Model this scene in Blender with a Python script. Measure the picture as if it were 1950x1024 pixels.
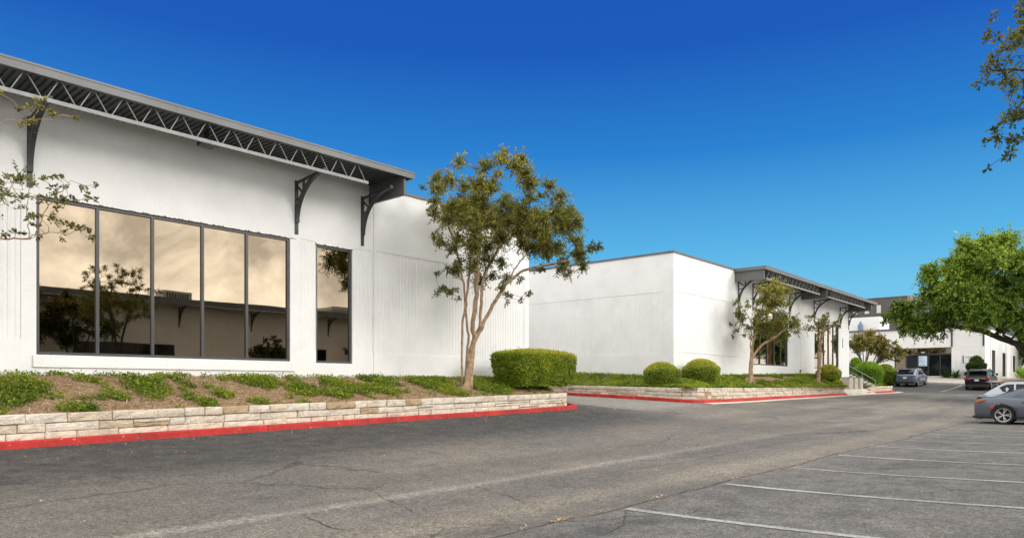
import bpy, math, random
import numpy as np
from mathutils import Vector, Matrix, noise as mnoise
R = math.radians
for o in list(bpy.data.objects): bpy.data.objects.remove(o)
SC = bpy.context.scene
COL = SC.collection

# ------------------------------------------------------------------ camera
cam_d = bpy.data.cameras.new('camera'); cam = bpy.data.objects.new('camera', cam_d); COL.objects.link(cam)
cam.location = (0, 0, 0); cam.rotation_euler = (R(90), 0, R(42 - 90))
cam_d.sensor_width = 36; cam_d.lens = 36 * 1353 / 1950; cam_d.shift_y = 221 / 1950
cam_d.clip_start = 0.1; cam_d.clip_end = 3000
SC.camera = cam
SC.view_settings.view_transform = 'Standard'; SC.view_settings.look = 'None'
SC.view_settings.exposure = 1.16; SC.view_settings.gamma = 1.0
SC.cycles.max_bounces = 6; SC.cycles.diffuse_bounces = 3; SC.cycles.glossy_bounces = 4

# ------------------------------------------------------------------ sun and sky
SUN_DIR = Vector((0.42, -0.82, 0.42)).normalized()      # towards the sun
sl = bpy.data.lights.new('sun', 'SUN'); sl.energy = 0.5; sl.angle = R(14); sl.color = (1.0, 0.95, 0.87)
so = bpy.data.objects.new('sun', sl); COL.objects.link(so)
so.rotation_euler = SUN_DIR.to_track_quat('Z', 'Y').to_euler()
W = bpy.data.worlds.new('World'); SC.world = W; W.use_nodes = True
def build_world():
    nt = W.node_tree; nt.nodes.clear(); N = nt.nodes.new; L = nt.links.new
    out = N('ShaderNodeOutputWorld'); bg = N('ShaderNodeBackground'); L(bg.outputs[0], out.inputs[0])
    bg.inputs[1].default_value = 0.10
    sky = N('ShaderNodeTexSky'); sky.sky_type = 'NISHITA'; sky.sun_disc = False
    sky.sun_elevation = math.asin(SUN_DIR.z); sky.sun_rotation = math.atan2(SUN_DIR.x, SUN_DIR.y)
    sky.air_density = 1.0; sky.dust_density = 0.3; sky.ozone_density = 3.0
    tc = N('ShaderNodeTexCoord'); sep = N('ShaderNodeSeparateXYZ'); L(tc.outputs['Generated'], sep.inputs[0])
    # clear northern sky: deep blue high up, pale near the horizon
    rmp = N('ShaderNodeValToRGB'); L(sep.outputs[2], rmp.inputs[0])
    e = rmp.color_ramp.elements
    e[0].position = 0.0; e[0].color = SKY_RAMP[0][1] + (1,)
    e[1].position = SKY_RAMP[-1][0]; e[1].color = SKY_RAMP[-1][1] + (1,)
    for p, c in SKY_RAMP[1:-1]:
        q = e.new(p); q.color = c + (1,)
    sc = N('ShaderNodeMix'); sc.data_type = 'RGBA'; sc.blend_type = 'MIX'; sc.inputs[0].default_value = 0.97
    k = N('ShaderNodeVectorMath'); k.operation = 'SCALE'; k.inputs[3].default_value = 10.0; L(rmp.outputs[0], k.inputs[0])
    L(sky.outputs[0], sc.inputs[6]); L(k.outputs[0], sc.inputs[7])
    # bright broken cloud over the rest of the sky (south, west and overhead), clear towards the north-east
    mp = N('ShaderNodeMapping'); mp.inputs['Scale'].default_value = (1.0, 1.0, 1.35); L(tc.outputs['Generated'], mp.inputs[0])
    nz = N('ShaderNodeTexNoise'); nz.inputs['Scale'].default_value = 7.0; nz.inputs['Detail'].default_value = 8; nz.inputs['Roughness'].default_value = 0.60
    nz.inputs['Distortion'].default_value = 0.35
    L(mp.outputs[0], nz.inputs['Vector'])
    cr = N('ShaderNodeValToRGB'); L(nz.outputs[0], cr.inputs[0])
    cr.color_ramp.elements[0].position = 0.36; cr.color_ramp.elements[0].color = (0.42, 0.405, 0.39, 1)
    cr.color_ramp.elements[1].position = 0.60; cr.color_ramp.elements[1].color = (1.0, 0.985, 0.95, 1)
    ck = N('ShaderNodeVectorMath'); ck.operation = 'SCALE'; ck.inputs[3].default_value = CLOUD; L(cr.outputs[0], ck.inputs[0])
    ss = N('ShaderNodeMapRange'); ss.inputs[1].default_value = 0.0; ss.inputs[2].default_value = -0.9; ss.inputs[3].default_value = 0.86; ss.inputs[4].default_value = 1.42; L(sep.outputs[1], ss.inputs[0])
    ck2 = N('ShaderNodeVectorMath'); ck2.operation = 'SCALE'; L(ck.outputs[0], ck2.inputs[0]); L(ss.outputs[0], ck2.inputs[3]); ck = ck2
    dt = N('ShaderNodeVectorMath'); dt.operation = 'DOT_PRODUCT'; dt.inputs[1].default_value = (math.cos(R(42)), math.sin(R(42)), 0.0); L(tc.outputs['Generated'], dt.inputs[0])
    ad = N('ShaderNodeMath'); ad.operation = 'MULTIPLY_ADD'; ad.inputs[1].default_value = 0.2; L(nz.outputs[0], ad.inputs[0]); L(dt.outputs['Value'], ad.inputs[2])
    mr = N('ShaderNodeMapRange'); mr.interpolation_type = 'SMOOTHSTEP'
    mr.inputs[1].default_value = 0.79; mr.inputs[2].default_value = 0.63; mr.inputs[3].default_value = 0; mr.inputs[4].default_value = 1
    L(ad.outputs[0], mr.inputs[0])
    mx = N('ShaderNodeMix'); mx.data_type = 'RGBA'
    L(mr.outputs[0], mx.inputs[0]); L(sc.outputs[2], mx.inputs[6]); L(ck.outputs[0], mx.inputs[7])
    L(mx.outputs[2], bg.inputs[0])
SKY_RAMP = [(p, tuple(v / 2.235 for v in c)) for p, c in ((0.0, (0.22, 0.62, 0.86)), (0.127, (0.156, 0.546, 0.83)), (0.184, (0.091, 0.445, 0.79)), (0.305, (0.017, 0.216, 0.63)), (0.42, (0.007, 0.10, 0.50)), (1.0, (0.005, 0.07, 0.4)))]
CLOUD = 10.5
build_world()

# ------------------------------------------------------------------ materials
MATS = {}
def lin(c): return tuple(c) + (1.0,)
def mat(name, base=(0.5, 0.5, 0.5), rough=0.6, metal=0.0, spec=0.5, coat=0.0, noise=None, bump=None, emit=None):
    """noise = (scale, amount, detail); bump = (scale, distance)"""
    m = bpy.data.materials.new(name); m.use_nodes = True
    nt = m.node_tree; b = nt.nodes['Principled BSDF']
    b.inputs['Base Color'].default_value = lin(base); b.inputs['Roughness'].default_value = rough
    b.inputs['Metallic'].default_value = metal; b.inputs['Specular IOR Level'].default_value = spec
    b.inputs['Coat Weight'].default_value = coat; b.inputs['Coat Roughness'].default_value = 0.05
    geo = nt.nodes.new('ShaderNodeNewGeometry')
    if noise:
        n = nt.nodes.new('ShaderNodeTexNoise'); n.inputs['Scale'].default_value = noise[0]; n.inputs['Detail'].default_value = noise[2] if len(noise) > 2 else 5
        nt.links.new(geo.outputs['Position'], n.inputs['Vector'])
        r = nt.nodes.new('ShaderNodeValToRGB'); nt.links.new(n.outputs[0], r.inputs[0])
        a = noise[1]
        r.color_ramp.elements[0].position = 0.3; r.color_ramp.elements[1].position = 0.7
        r.color_ramp.elements[0].color = lin([c * (1 - a) for c in base]); r.color_ramp.elements[1].color = lin([min(1, c * (1 + a)) for c in base])
        nt.links.new(r.outputs[0], b.inputs['Base Color'])
    if bump:
        n2 = nt.nodes.new('ShaderNodeTexNoise'); n2.inputs['Scale'].default_value = bump[0]; n2.inputs['Detail'].default_value = 4
        nt.links.new(geo.outputs['Position'], n2.inputs['Vector'])
        bp = nt.nodes.new('ShaderNodeBump'); bp.inputs['Distance'].default_value = bump[1]; bp.inputs['Strength'].default_value = 1.0
        nt.links.new(n2.outputs[0], bp.inputs['Height']); nt.links.new(bp.outputs[0], b.inputs['Normal'])
    MATS[name] = m
    return m
def leaf_mat(name, lo, hi, tip=None, trans=0.35):
    """leaf colour runs lo..hi (and to the tip colour, for young growth and for sunlit leaves) with each leaf's own 'tint'"""
    m = bpy.data.materials.new(name); m.use_nodes = True; nt = m.node_tree; nt.nodes.clear(); N = nt.nodes.new; L = nt.links.new
    at = N('ShaderNodeAttribute'); at.attribute_name = 'tint'
    r = N('ShaderNodeValToRGB'); L(at.outputs['Fac'], r.inputs[0])
    r.color_ramp.elements[0].color = lin(lo); r.color_ramp.elements[0].position = 0.0
    r.color_ramp.elements[1].color = lin(tip or hi); r.color_ramp.elements[1].position = 1.0
    q = r.color_ramp.elements.new(0.55); q.color = lin(hi)
    d = N('ShaderNodeBsdfPrincipled'); d.inputs['Roughness'].default_value = 0.5; d.inputs['Specular IOR Level'].default_value = 0.3
    t = N('ShaderNodeBsdfTranslucent'); mx = N('ShaderNodeMixShader'); mx.inputs[0].default_value = trans
    L(r.outputs[0], d.inputs['Base Color']); L(r.outputs[0], t.inputs['Color'])
    L(d.outputs[0], mx.inputs[1]); L(t.outputs[0], mx.inputs[2])
    o = N('ShaderNodeOutputMaterial'); L(mx.outputs[0], o.inputs[0]); MATS[name] = m; return m
def attr_mat(name, cols, rough=0.8, noise=(14, 0.25), bump=(60, 0.01)):
    """per-stone colour from the face attribute 'tint', plus grain and stains"""
    m = bpy.data.materials.new(name); m.use_nodes = True; nt = m.node_tree; N = nt.nodes.new; L = nt.links.new
    b = nt.nodes['Principled BSDF']; b.inputs['Roughness'].default_value = rough; b.inputs['Specular IOR Level'].default_value = 0.2
    at = N('ShaderNodeAttribute'); at.attribute_name = 'tint'; r = N('ShaderNodeValToRGB'); L(at.outputs['Fac'], r.inputs[0])
    e = r.color_ramp.elements; e[0].color = lin(cols[0]); e[1].color = lin(cols[-1]); e[0].position = 0; e[1].position = 1
    for i, c in enumerate(cols[1:-1]):
        q = e.new((i + 1) / (len(cols) - 1)); q.color = lin(c)
    geo = N('ShaderNodeNewGeometry'); n = N('ShaderNodeTexNoise'); n.inputs['Scale'].default_value = noise[0]; n.inputs['Detail'].default_value = 6; n.inputs['Roughness'].default_value = 0.65
    L(geo.outputs['Position'], n.inputs['Vector'])
    mr = N('ShaderNodeMapRange'); mr.inputs[1].default_value = 0.3; mr.inputs[2].default_value = 0.62; mr.inputs[3].default_value = 1 - 2.2 * noise[1]; mr.inputs[4].default_value = 1.04
    L(n.outputs[0], mr.inputs[0])
    mx = N('ShaderNodeMix'); mx.data_type = 'RGBA'; mx.blend_type = 'MULTIPLY'; mx.inputs[0].default_value = 1
    L(r.outputs[0], mx.inputs[6]); L(mr.outputs[0], mx.inputs[7]); L(mx.outputs[2], b.inputs['Base Color'])
    n2 = N('ShaderNodeTexNoise'); n2.inputs['Scale'].default_value = bump[0]; n2.inputs['Detail'].default_value = 5; L(geo.outputs['Position'], n2.inputs['Vector'])
    bp = N('ShaderNodeBump'); bp.inputs['Distance'].default_value = bump[1]; L(n2.outputs[0], bp.inputs['Height']); L(bp.outputs[0], b.inputs['Normal'])
    MATS[name] = m; return m

def stucco():
    m = bpy.data.materials.new('white_stucco'); m.use_nodes = True; nt = m.node_tree; N = nt.nodes.new; L = nt.links.new
    b = nt.nodes['Principled BSDF']; b.inputs['Roughness'].default_value = 0.75; b.inputs['Specular IOR Level'].default_value = 0.25
    geo = N('ShaderNodeNewGeometry')
    n = N('ShaderNodeTexNoise'); n.inputs['Scale'].default_value = 0.7; n.inputs['Detail'].default_value = 8; n.inputs['Roughness'].default_value = 0.62; L(geo.outputs['Position'], n.inputs['Vector'])
    r = N('ShaderNodeValToRGB'); L(n.outputs[0], r.inputs[0])
    r.color_ramp.elements[0].position = 0.28; r.color_ramp.elements[0].color = (0.755, 0.755, 0.75, 1)
    r.color_ramp.elements[1].position = 0.62; r.color_ramp.elements[1].color = (0.85, 0.85, 0.845, 1)
    # faint run-down streaks
    mp = N('ShaderNodeMapping'); mp.inputs['Scale'].default_value = (5, 5, 0.22); L(geo.outputs['Position'], mp.inputs[0])
    n3 = N('ShaderNodeTexNoise'); n3.inputs['Scale'].default_value = 1.4; n3.inputs['Detail'].default_value = 5; L(mp.outputs[0], n3.inputs['Vector'])
    mr = N('ShaderNodeMapRange'); mr.inputs[1].default_value = 0.35; mr.inputs[2].default_value = 0.55; mr.inputs[3].default_value = 0.995; mr.inputs[4].default_value = 1.0; L(n3.outputs[0], mr.inputs[0])
    mx = N('ShaderNodeMix'); mx.data_type = 'RGBA'; mx.blend_type = 'MULTIPLY'; mx.inputs[0].default_value = 1
    L(r.outputs[0], mx.inputs[6]); L(mr.outputs[0], mx.inputs[7]); L(mx.outputs[2], b.inputs['Base Color'])
    n2 = N('ShaderNodeTexNoise'); n2.inputs['Scale'].default_value = 15; n2.inputs['Detail'].default_value = 7; n2.inputs['Roughness'].default_value = 0.7; L(geo.outputs['Position'], n2.inputs['Vector'])
    bp = N('ShaderNodeBump'); bp.inputs['Distance'].default_value = 0.02; bp.inputs['Strength'].default_value = 0.8; L(n2.outputs[0], bp.inputs['Height']); L(bp.outputs[0], b.inputs['Normal'])
    MATS['white_stucco'] = m; return m
stucco()
mat('trim_grey', (0.115, 0.118, 0.12), 0.5, noise=(1.2, 0.18), bump=(30, 0.002))
mat('fascia_grey', (0.135, 0.138, 0.14), 0.5, noise=(0.8, 0.16), bump=(10, 0.002))
mat('dark_steel', (0.038, 0.041, 0.045), 0.5, noise=(2.0, 0.2))
mat('soffit_deck', (0.032, 0.038, 0.04), 0.5, noise=(3, 0.25))
mat('truss_steel', (0.24, 0.24, 0.24), 0.5, noise=(6, 0.15))
mat('frame_dark', (0.052, 0.054, 0.058), 0.4, noise=(4, 0.2))
mat('roof_gravel', (0.3, 0.29, 0.27), 0.9, noise=(8, 0.3))
mat('sill_white', (0.74, 0.74, 0.72), 0.7, noise=(4, 0.06), bump=(40, 0.003))
mat('concrete', (0.42, 0.39, 0.34), 0.85, noise=(3, 0.2), bump=(60, 0.003))
mat('pale_concrete', (0.60, 0.55, 0.46), 0.85, noise=(2.5, 0.2), bump=(60, 0.003))
mat('cabinet_front', (0.50, 0.47, 0.40), 0.7, noise=(5, 0.12))
mat('cabinet_lid', (0.26, 0.24, 0.2), 0.7, noise=(5, 0.12))
mat('rail_steel', (0.32, 0.33, 0.34), 0.4, metal=0.6)
mat('bark_smooth', (0.36, 0.245, 0.15), 0.75, noise=(7, 0.45, 8), bump=(25, 0.012))
mat('bark_dark', (0.045, 0.036, 0.028), 0.9, noise=(6, 0.4), bump=(18, 0.03))
mat('twig', (0.17, 0.115, 0.07), 0.8)
mat('hedge_core', (0.045, 0.06, 0.012), 1.0)
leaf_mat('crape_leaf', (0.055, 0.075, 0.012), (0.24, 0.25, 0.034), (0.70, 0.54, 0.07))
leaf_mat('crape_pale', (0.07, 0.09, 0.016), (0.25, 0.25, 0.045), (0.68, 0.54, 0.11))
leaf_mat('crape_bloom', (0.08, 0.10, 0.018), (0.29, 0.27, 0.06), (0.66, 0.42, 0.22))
leaf_mat('oak_leaf', (0.060, 0.11, 0.014), (0.26, 0.385, 0.045), (0.62, 0.70, 0.12))  # lime end colour stands for sunlit leaves high in the crown
leaf_mat('elm_leaf', (0.035, 0.045, 0.010), (0.14, 0.13, 0.022), (0.42, 0.26, 0.05))
leaf_mat('olive_leaf', (0.06, 0.085, 0.014), (0.21, 0.22, 0.03), (0.55, 0.36, 0.06), trans=0.5)
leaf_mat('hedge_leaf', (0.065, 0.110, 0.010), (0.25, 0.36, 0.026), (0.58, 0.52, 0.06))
leaf_mat('bright_leaf', (0.08, 0.17, 0.01), (0.20, 0.38, 0.02), (0.38, 0.52, 0.05))
leaf_mat('dark_leaf', (0.015, 0.035, 0.006), (0.04, 0.08, 0.012), (0.08, 0.12, 0.02))
leaf_mat('cover_leaf', (0.06, 0.105, 0.010), (0.23, 0.33, 0.028), (0.42, 0.40, 0.04))
leaf_mat('straw', (0.24, 0.15, 0.08), (0.52, 0.37, 0.22), (0.74, 0.60, 0.40), trans=0.1)
attr_mat('limestone', [(0.38, 0.26, 0.14), (0.55, 0.43, 0.29), (0.66, 0.56, 0.43), (0.72, 0.655, 0.55), (0.73, 0.63, 0.50)], noise=(5, 0.15), bump=(22, 0.03))
mat('mortar', (0.25, 0.18, 0.11), 0.95, noise=(10, 0.3), bump=(40, 0.01))
mat('sandstone', (0.30, 0.22, 0.14), 0.9, noise=(6, 0.3), bump=(20, 0.02))
mat('white_panel', (0.80, 0.80, 0.80), 0.5)
mat('black_paint', (0.015, 0.015, 0.015), 0.4)
mat('unit_metal', (0.42, 0.42, 0.40), 0.5, noise=(2, 0.1))
mat('unit_grille', (0.05, 0.05, 0.05), 0.6)
mat('poster', (0.55, 0.68, 0.80), 0.5); mat('poster_ink', (0.10, 0.22, 0.40), 0.5)
mat('far_wall', (0.115, 0.10, 0.095), 0.8, noise=(0.4, 0.12)); mat('far_wall_pale', (0.17, 0.17, 0.18), 0.8, noise=(0.4, 0.1))
mat('far_window', (0.62, 0.62, 0.60), 0.3); mat('far_accent', (0.62, 0.34, 0.06), 0.6)
mat('tyre', (0.014, 0.014, 0.015), 0.85); mat('rim_alloy', (0.55, 0.55, 0.56), 0.3, metal=0.9); mat('rim_dark', (0.02, 0.02, 0.022), 0.5)
mat('car_glass', (0.008, 0.010, 0.012), 0.05, spec=0.35); mat('car_glass_blue', (0.03, 0.06, 0.11), 0.04, spec=0.8)
mat('trim_black', (0.02, 0.02, 0.02), 0.5); mat('plate', (0.75, 0.75, 0.74), 0.5)
mat('red_lamp', (0.55, 0.012, 0.015), 0.15, coat=1.0); mat('amber_lamp', (0.50, 0.14, 0.06), 0.2, coat=1.0); mat('chrome', (0.7, 0.7, 0.72), 0.15, metal=1.0); mat('dark_lamp', (0.06, 0.012, 0.015), 0.15, coat=1.0)
mat('paint_slate', (0.095, 0.115, 0.145), 0.3, metal=0.3, coat=0.7); mat('paint_black', (0.006, 0.006, 0.007), 0.3, spec=0.3, coat=0.25)
mat('paint_blue', (0.115, 0.15, 0.225), 0.32, metal=0.3, coat=0.8); mat('paint_silver', (0.45, 0.49, 0.56), 0.3, metal=0.2, coat=0.8)
mat('blue_drum', (0.16, 0.22, 0.32), 0.5)

def bronze_glass():
    m = bpy.data.materials.new('bronze_glass'); m.use_nodes = True; nt = m.node_tree
    b = nt.nodes['Principled BSDF']; b.inputs['Metallic'].default_value = 1.0; b.inputs['Roughness'].default_value = 0.012
    b.inputs['Base Color'].default_value = (0.335, 0.272, 0.196, 1)
    geo = nt.nodes.new('ShaderNodeNewGeometry'); n = nt.nodes.new('ShaderNodeTexNoise'); n.inputs['Scale'].default_value = 0.8; n.inputs['Detail'].default_value = 1
    nt.links.new(geo.outputs['Position'], n.inputs['Vector'])
    bp = nt.nodes.new('ShaderNodeBump'); bp.inputs['Distance'].default_value = 0.0012; nt.links.new(n.outputs[0], bp.inputs['Height']); nt.links.new(bp.outputs[0], b.inputs['Normal'])
    MATS['bronze_glass'] = m
bronze_glass()

def kerb_red():
    m = bpy.data.materials.new('red_kerb_paint'); m.use_nodes = True; nt = m.node_tree; N = nt.nodes.new; L = nt.links.new
    b = nt.nodes['Principled BSDF']; b.inputs['Roughness'].default_value = 0.6
    geo = N('ShaderNodeNewGeometry'); n = N('ShaderNodeTexNoise'); n.inputs['Scale'].default_value = 7; n.inputs['Detail'].default_value = 9; n.inputs['Roughness'].default_value = 0.72; L(geo.outputs['Position'], n.inputs['Vector'])
    r = N('ShaderNodeValToRGB'); L(n.outputs[0], r.inputs[0]); e = r.color_ramp.elements
    e[0].position = 0.30; e[0].color = (0.28, 0.010, 0.007, 1); e[1].position = 0.665; e[1].color = (0.46, 0.33, 0.27, 1)
    q = e.new(0.45); q.color = (0.46, 0.015, 0.010, 1); q = e.new(0.615); q.color = (0.52, 0.024, 0.016, 1)
    nb = N('ShaderNodeTexNoise'); nb.inputs['Scale'].default_value = 0.9; nb.inputs['Detail'].default_value = 6; L(geo.outputs['Position'], nb.inputs['Vector'])
    rb = N('ShaderNodeMapRange'); rb.inputs[1].default_value = 0.35; rb.inputs[2].default_value = 0.6; rb.inputs[3].default_value = 0.72; rb.inputs[4].default_value = 1.06; L(nb.outputs[0], rb.inputs[0])
    sx = N('ShaderNodeSeparateXYZ'); L(geo.outputs['Position'], sx.inputs[0])
    wv = N('ShaderNodeMath'); wv.operation = 'PINGPONG'; wv.inputs[1].default_value = 1.53; L(sx.outputs[0], wv.inputs[0])
    wj = N('ShaderNodeMapRange'); wj.inputs[1].default_value = 0.012; wj.inputs[2].default_value = 0.03; wj.inputs[3].default_value = 0.45; wj.inputs[4].default_value = 1.0; L(wv.outputs[0], wj.inputs[0])
    mm = N('ShaderNodeMath'); mm.operation = 'MULTIPLY'; L(rb.outputs[0], mm.inputs[0]); L(wj.outputs[0], mm.inputs[1])
    mxk = N('ShaderNodeMix'); mxk.data_type = 'RGBA'; mxk.blend_type = 'MULTIPLY'; mxk.inputs[0].default_value = 1; L(r.outputs[0], mxk.inputs[6]); L(mm.outputs[0], mxk.inputs[7])
    L(mxk.outputs[2], b.inputs['Base Color'])
    n2 = N('ShaderNodeTexNoise'); n2.inputs['Scale'].default_value = 30; L(geo.outputs['Position'], n2.inputs['Vector'])
    bp = N('ShaderNodeBump'); bp.inputs['Distance'].default_value = 0.008; L(n2.outputs[0], bp.inputs['Height']); L(bp.outputs[0], b.inputs['Normal'])
    MATS['red_kerb_paint'] = m
kerb_red()

def asphalt():
    m = bpy.data.materials.new('asphalt'); m.use_nodes = True; nt = m.node_tree; N = nt.nodes.new; L = nt.links.new
    b = nt.nodes['Principled BSDF']; b.inputs['Roughness'].default_value = 0.85; b.inputs['Specular IOR Level'].default_value = 0.25
    geo = N('ShaderNodeNewGeometry'); P = geo.outputs['Position']
    sep = N('ShaderNodeSeparateXYZ'); L(P, sep.inputs[0]); X, Y = sep.outputs[0], sep.outputs[1]
    def nz(scale, detail=4, rough=0.5, stretch=None):
        n = N('ShaderNodeTexNoise'); n.inputs['Scale'].default_value = scale; n.inputs['Detail'].default_value = detail; n.inputs['Roughness'].default_value = rough
        if stretch:
            mp = N('ShaderNodeMapping'); mp.inputs['Scale'].default_value = stretch; L(P, mp.inputs[0]); L(mp.outputs[0], n.inputs['Vector'])
        else: L(P, n.inputs['Vector'])
        return n.outputs[0]
    def mth(op, a, c=None, d=None, clamp=False):
        q = N('ShaderNodeMath'); q.operation = op; q.use_clamp = clamp
        for i, v in enumerate((a, c, d)):
            if v is None: continue
            if isinstance(v, (int, float)): q.inputs[i].default_value = v
            else: L(v, q.inputs[i])
        return q.outputs[0]
    def rng(v, a, c, lo=0.0, hi=1.0):
        q = N('ShaderNodeMapRange'); q.interpolation_type = 'SMOOTHSTEP'
        q.inputs[1].default_value = a; q.inputs[2].default_value = c; q.inputs[3].default_value = lo; q.inputs[4].default_value = hi
        L(v, q.inputs[0]); return q.outputs[0]
    def mix(f, a, c):
        q = N('ShaderNodeMix'); q.data_type = 'RGBA'; L(f, q.inputs[0])
        for i, v in ((6, a), (7, c)):
            if isinstance(v, tuple): q.inputs[i].default_value = v + (1,)
            else: L(v, q.inputs[i])
        return q.outputs[2]
    big = nz(0.22, 5, 0.55); streak = nz(0.5, 6, 0.6, (0.16, 1.0, 1.0)); fine = nz(55, 2, 0.7); mid = nz(2.2, 6, 0.65); wob = nz(0.7, 4, 0.6); grit = nz(19, 3, 0.8); coarse = nz(8.5, 3, 0.8)
    c = mix(rng(streak, 0.35, 0.65), (0.130, 0.117, 0.101), (0.196, 0.174, 0.147))
    c = mix(rng(big, 0.42, 0.62, 0, 0.55), c, (0.108, 0.103, 0.098))
    # stall side: cooler, darker coat
    yw = mth('MULTIPLY_ADD', wob, 0.5, Y)
    c = mix(mth('MULTIPLY', rng(yw, 5.8, 5.5), 0.75), c, mix(rng(mid, 0.3, 0.7), (0.104, 0.101, 0.097), (0.146, 0.139, 0.128)))
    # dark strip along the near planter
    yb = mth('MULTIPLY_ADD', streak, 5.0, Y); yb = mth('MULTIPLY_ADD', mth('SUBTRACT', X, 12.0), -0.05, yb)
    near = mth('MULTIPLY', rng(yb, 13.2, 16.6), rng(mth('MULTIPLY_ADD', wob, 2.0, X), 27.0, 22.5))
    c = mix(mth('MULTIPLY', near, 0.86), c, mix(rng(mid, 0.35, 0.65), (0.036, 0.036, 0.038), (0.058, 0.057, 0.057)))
    # scattered dark oil blotches in the lane
    bl = nz(0.42, 3, 0.45, (0.5, 1.3, 1)); c = mix(mth('MULTIPLY', rng(bl, 0.60, 0.72), 0.6), c, (0.06, 0.058, 0.058))
    # dusty line where two pours meet, and sandy run beside the stall ends
    d1 = mth('ABSOLUTE', mth('SUBTRACT', mth('MULTIPLY_ADD', wob, 0.25, Y), 8.42))
    c = mix(mth('MULTIPLY', rng(d1, 0.28, 0.02), rng(X, 24.0, 8.0, 0.06, 0.42)), c, (0.30, 0.275, 0.24))
    dk = mth('MULTIPLY', rng(Y, 8.35, 8.1), rng(Y, 6.6, 8.0)); c = mix(mth('MULTIPLY', dk, 0.4), c, (0.105, 0.10, 0.096))
    d2 = mth('ABSOLUTE', mth('SUBTRACT', mth('MULTIPLY_ADD', streak, 1.2, Y), 6.9))
    c = mix(mth('MULTIPLY', rng(d2, 0.65, 0.05), 0.34), c, (0.27, 0.235, 0.185))
    # pale concrete apron in the alley mouth and dusty ground in front of the far cars
    al = mth('MULTIPLY', rng(mth('MULTIPLY_ADD', wob, 1.2, X), 24.2, 25.0), rng(mth('MULTIPLY_ADD', wob, 1.2, X), 30.6, 29.8)); al = mth('MULTIPLY', al, rng(mth('MULTIPLY_ADD', wob, 1.0, Y), 14.5, 16.0))
    c = mix(mth('MULTIPLY', al, 0.55), c, (0.25, 0.24, 0.22))
    far = mth('MULTIPLY', rng(X, 24, 45), rng(Y, 14.5, 11.0)); c = mix(mth('MULTIPLY', far, 0.45), c, mix(rng(streak, 0.4, 0.6), (0.16, 0.15, 0.135), (0.25, 0.225, 0.19)))
    dkp = mth('MULTIPLY', rng(X, 66.5, 68), rng(X, 81, 80)); c = mix(mth('MULTIPLY', dkp, 0.8), c, (0.045, 0.045, 0.048))
    # tar line at the ends of the stalls
    d3 = mth('ABSOLUTE', mth('SUBTRACT', mth('MULTIPLY_ADD', wob, 0.35, mth('MULTIPLY_ADD', mid, 0.06, Y)), 5.72))
    c = mix(mth('MULTIPLY', rng(d3, 0.034, 0.012), rng(mid, 0.36, 0.5, 0.25, 0.9)), c, (0.030, 0.027, 0.022))
    # cracks across the lane
    vc = N('ShaderNodeTexVoronoi'); vc.feature = 'DISTANCE_TO_EDGE'; vc.inputs['Scale'].default_value = 0.16
    wp = N('ShaderNodeVectorMath'); wp.operation = 'MULTIPLY_ADD'; nn = N('ShaderNodeTexNoise'); nn.inputs['Scale'].default_value = 1.6; nn.inputs['Detail'].default_value = 5; L(P, nn.inputs['Vector'])
    L(nn.outputs['Color'], wp.inputs[0]); wp.inputs[1].default_value = (0.7, 0.7, 0); L(P, wp.inputs[2]); L(wp.outputs[0], vc.inputs['Vector'])
    c = mix(mth('MULTIPLY', rng(vc.outputs['Distance'], 0.0045, 0.0015), rng(bl, 0.45, 0.55, 0.0, 0.6)), c, (0.04, 0.038, 0.034))
    # aggregate
    g = N('ShaderNodeMix'); g.data_type = 'RGBA'; g.blend_type = 'MULTIPLY'; g.inputs[0].default_value = 1.0; L(c, g.inputs[6])
    gv = mth('MULTIPLY', rng(fine, 0.3, 0.7, 0.5, 1.5), rng(grit, 0.3, 0.7, 0.62, 1.38)); gv = mth('MULTIPLY', mth('MULTIPLY', gv, rng(coarse, 0.3, 0.7, 0.86, 1.16)), rng(mid, 0.25, 0.75, 1.0, 1.28)); L(gv, g.inputs[7])
    L(g.outputs[2], b.inputs['Base Color'])
    bp = N('ShaderNodeBump'); bp.inputs['Distance'].default_value = 0.006; L(mth('ADD', fine, grit), bp.inputs['Height']); L(bp.outputs[0], b.inputs['Normal'])
    MATS['asphalt'] = m
asphalt()

def worn_paint():
    m = bpy.data.materials.new('worn_white_paint'); m.use_nodes = True; nt = m.node_tree; N = nt.nodes.new; L = nt.links.new
    b = nt.nodes['Principled BSDF']; b.inputs['Roughness'].default_value = 0.8
    geo = N('ShaderNodeNewGeometry'); n = N('ShaderNodeTexNoise'); n.inputs['Scale'].default_value = 16; n.inputs['Detail'].default_value = 8; n.inputs['Roughness'].default_value = 0.75; L(geo.outputs['Position'], n.inputs['Vector'])
    nb = N('ShaderNodeTexNoise'); nb.inputs['Scale'].default_value = 0.9; nb.inputs['Detail'].default_value = 3; L(geo.outputs['Position'], nb.inputs['Vector'])
    a = N('ShaderNodeMath'); a.operation = 'MULTIPLY_ADD'; a.inputs[1].default_value = 0.5; L(nb.outputs[0], a.inputs[0]); L(n.outputs[0], a.inputs[2])
    r = N('ShaderNodeMapRange'); r.inputs[1].default_value = 0.56; r.inputs[2].default_value = 0.86; L(a.outputs[0], r.inputs[0])
    mx = N('ShaderNodeMix'); mx.data_type = 'RGBA'; mx.inputs[6].default_value = (0.135, 0.13, 0.12, 1); mx.inputs[7].default_value = (0.47, 0.46, 0.43, 1)
    L(r.outputs[0], mx.inputs[0]); L(mx.outputs[2], b.inputs['Base Color']); MATS['worn_white_paint'] = m
worn_paint()

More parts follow.
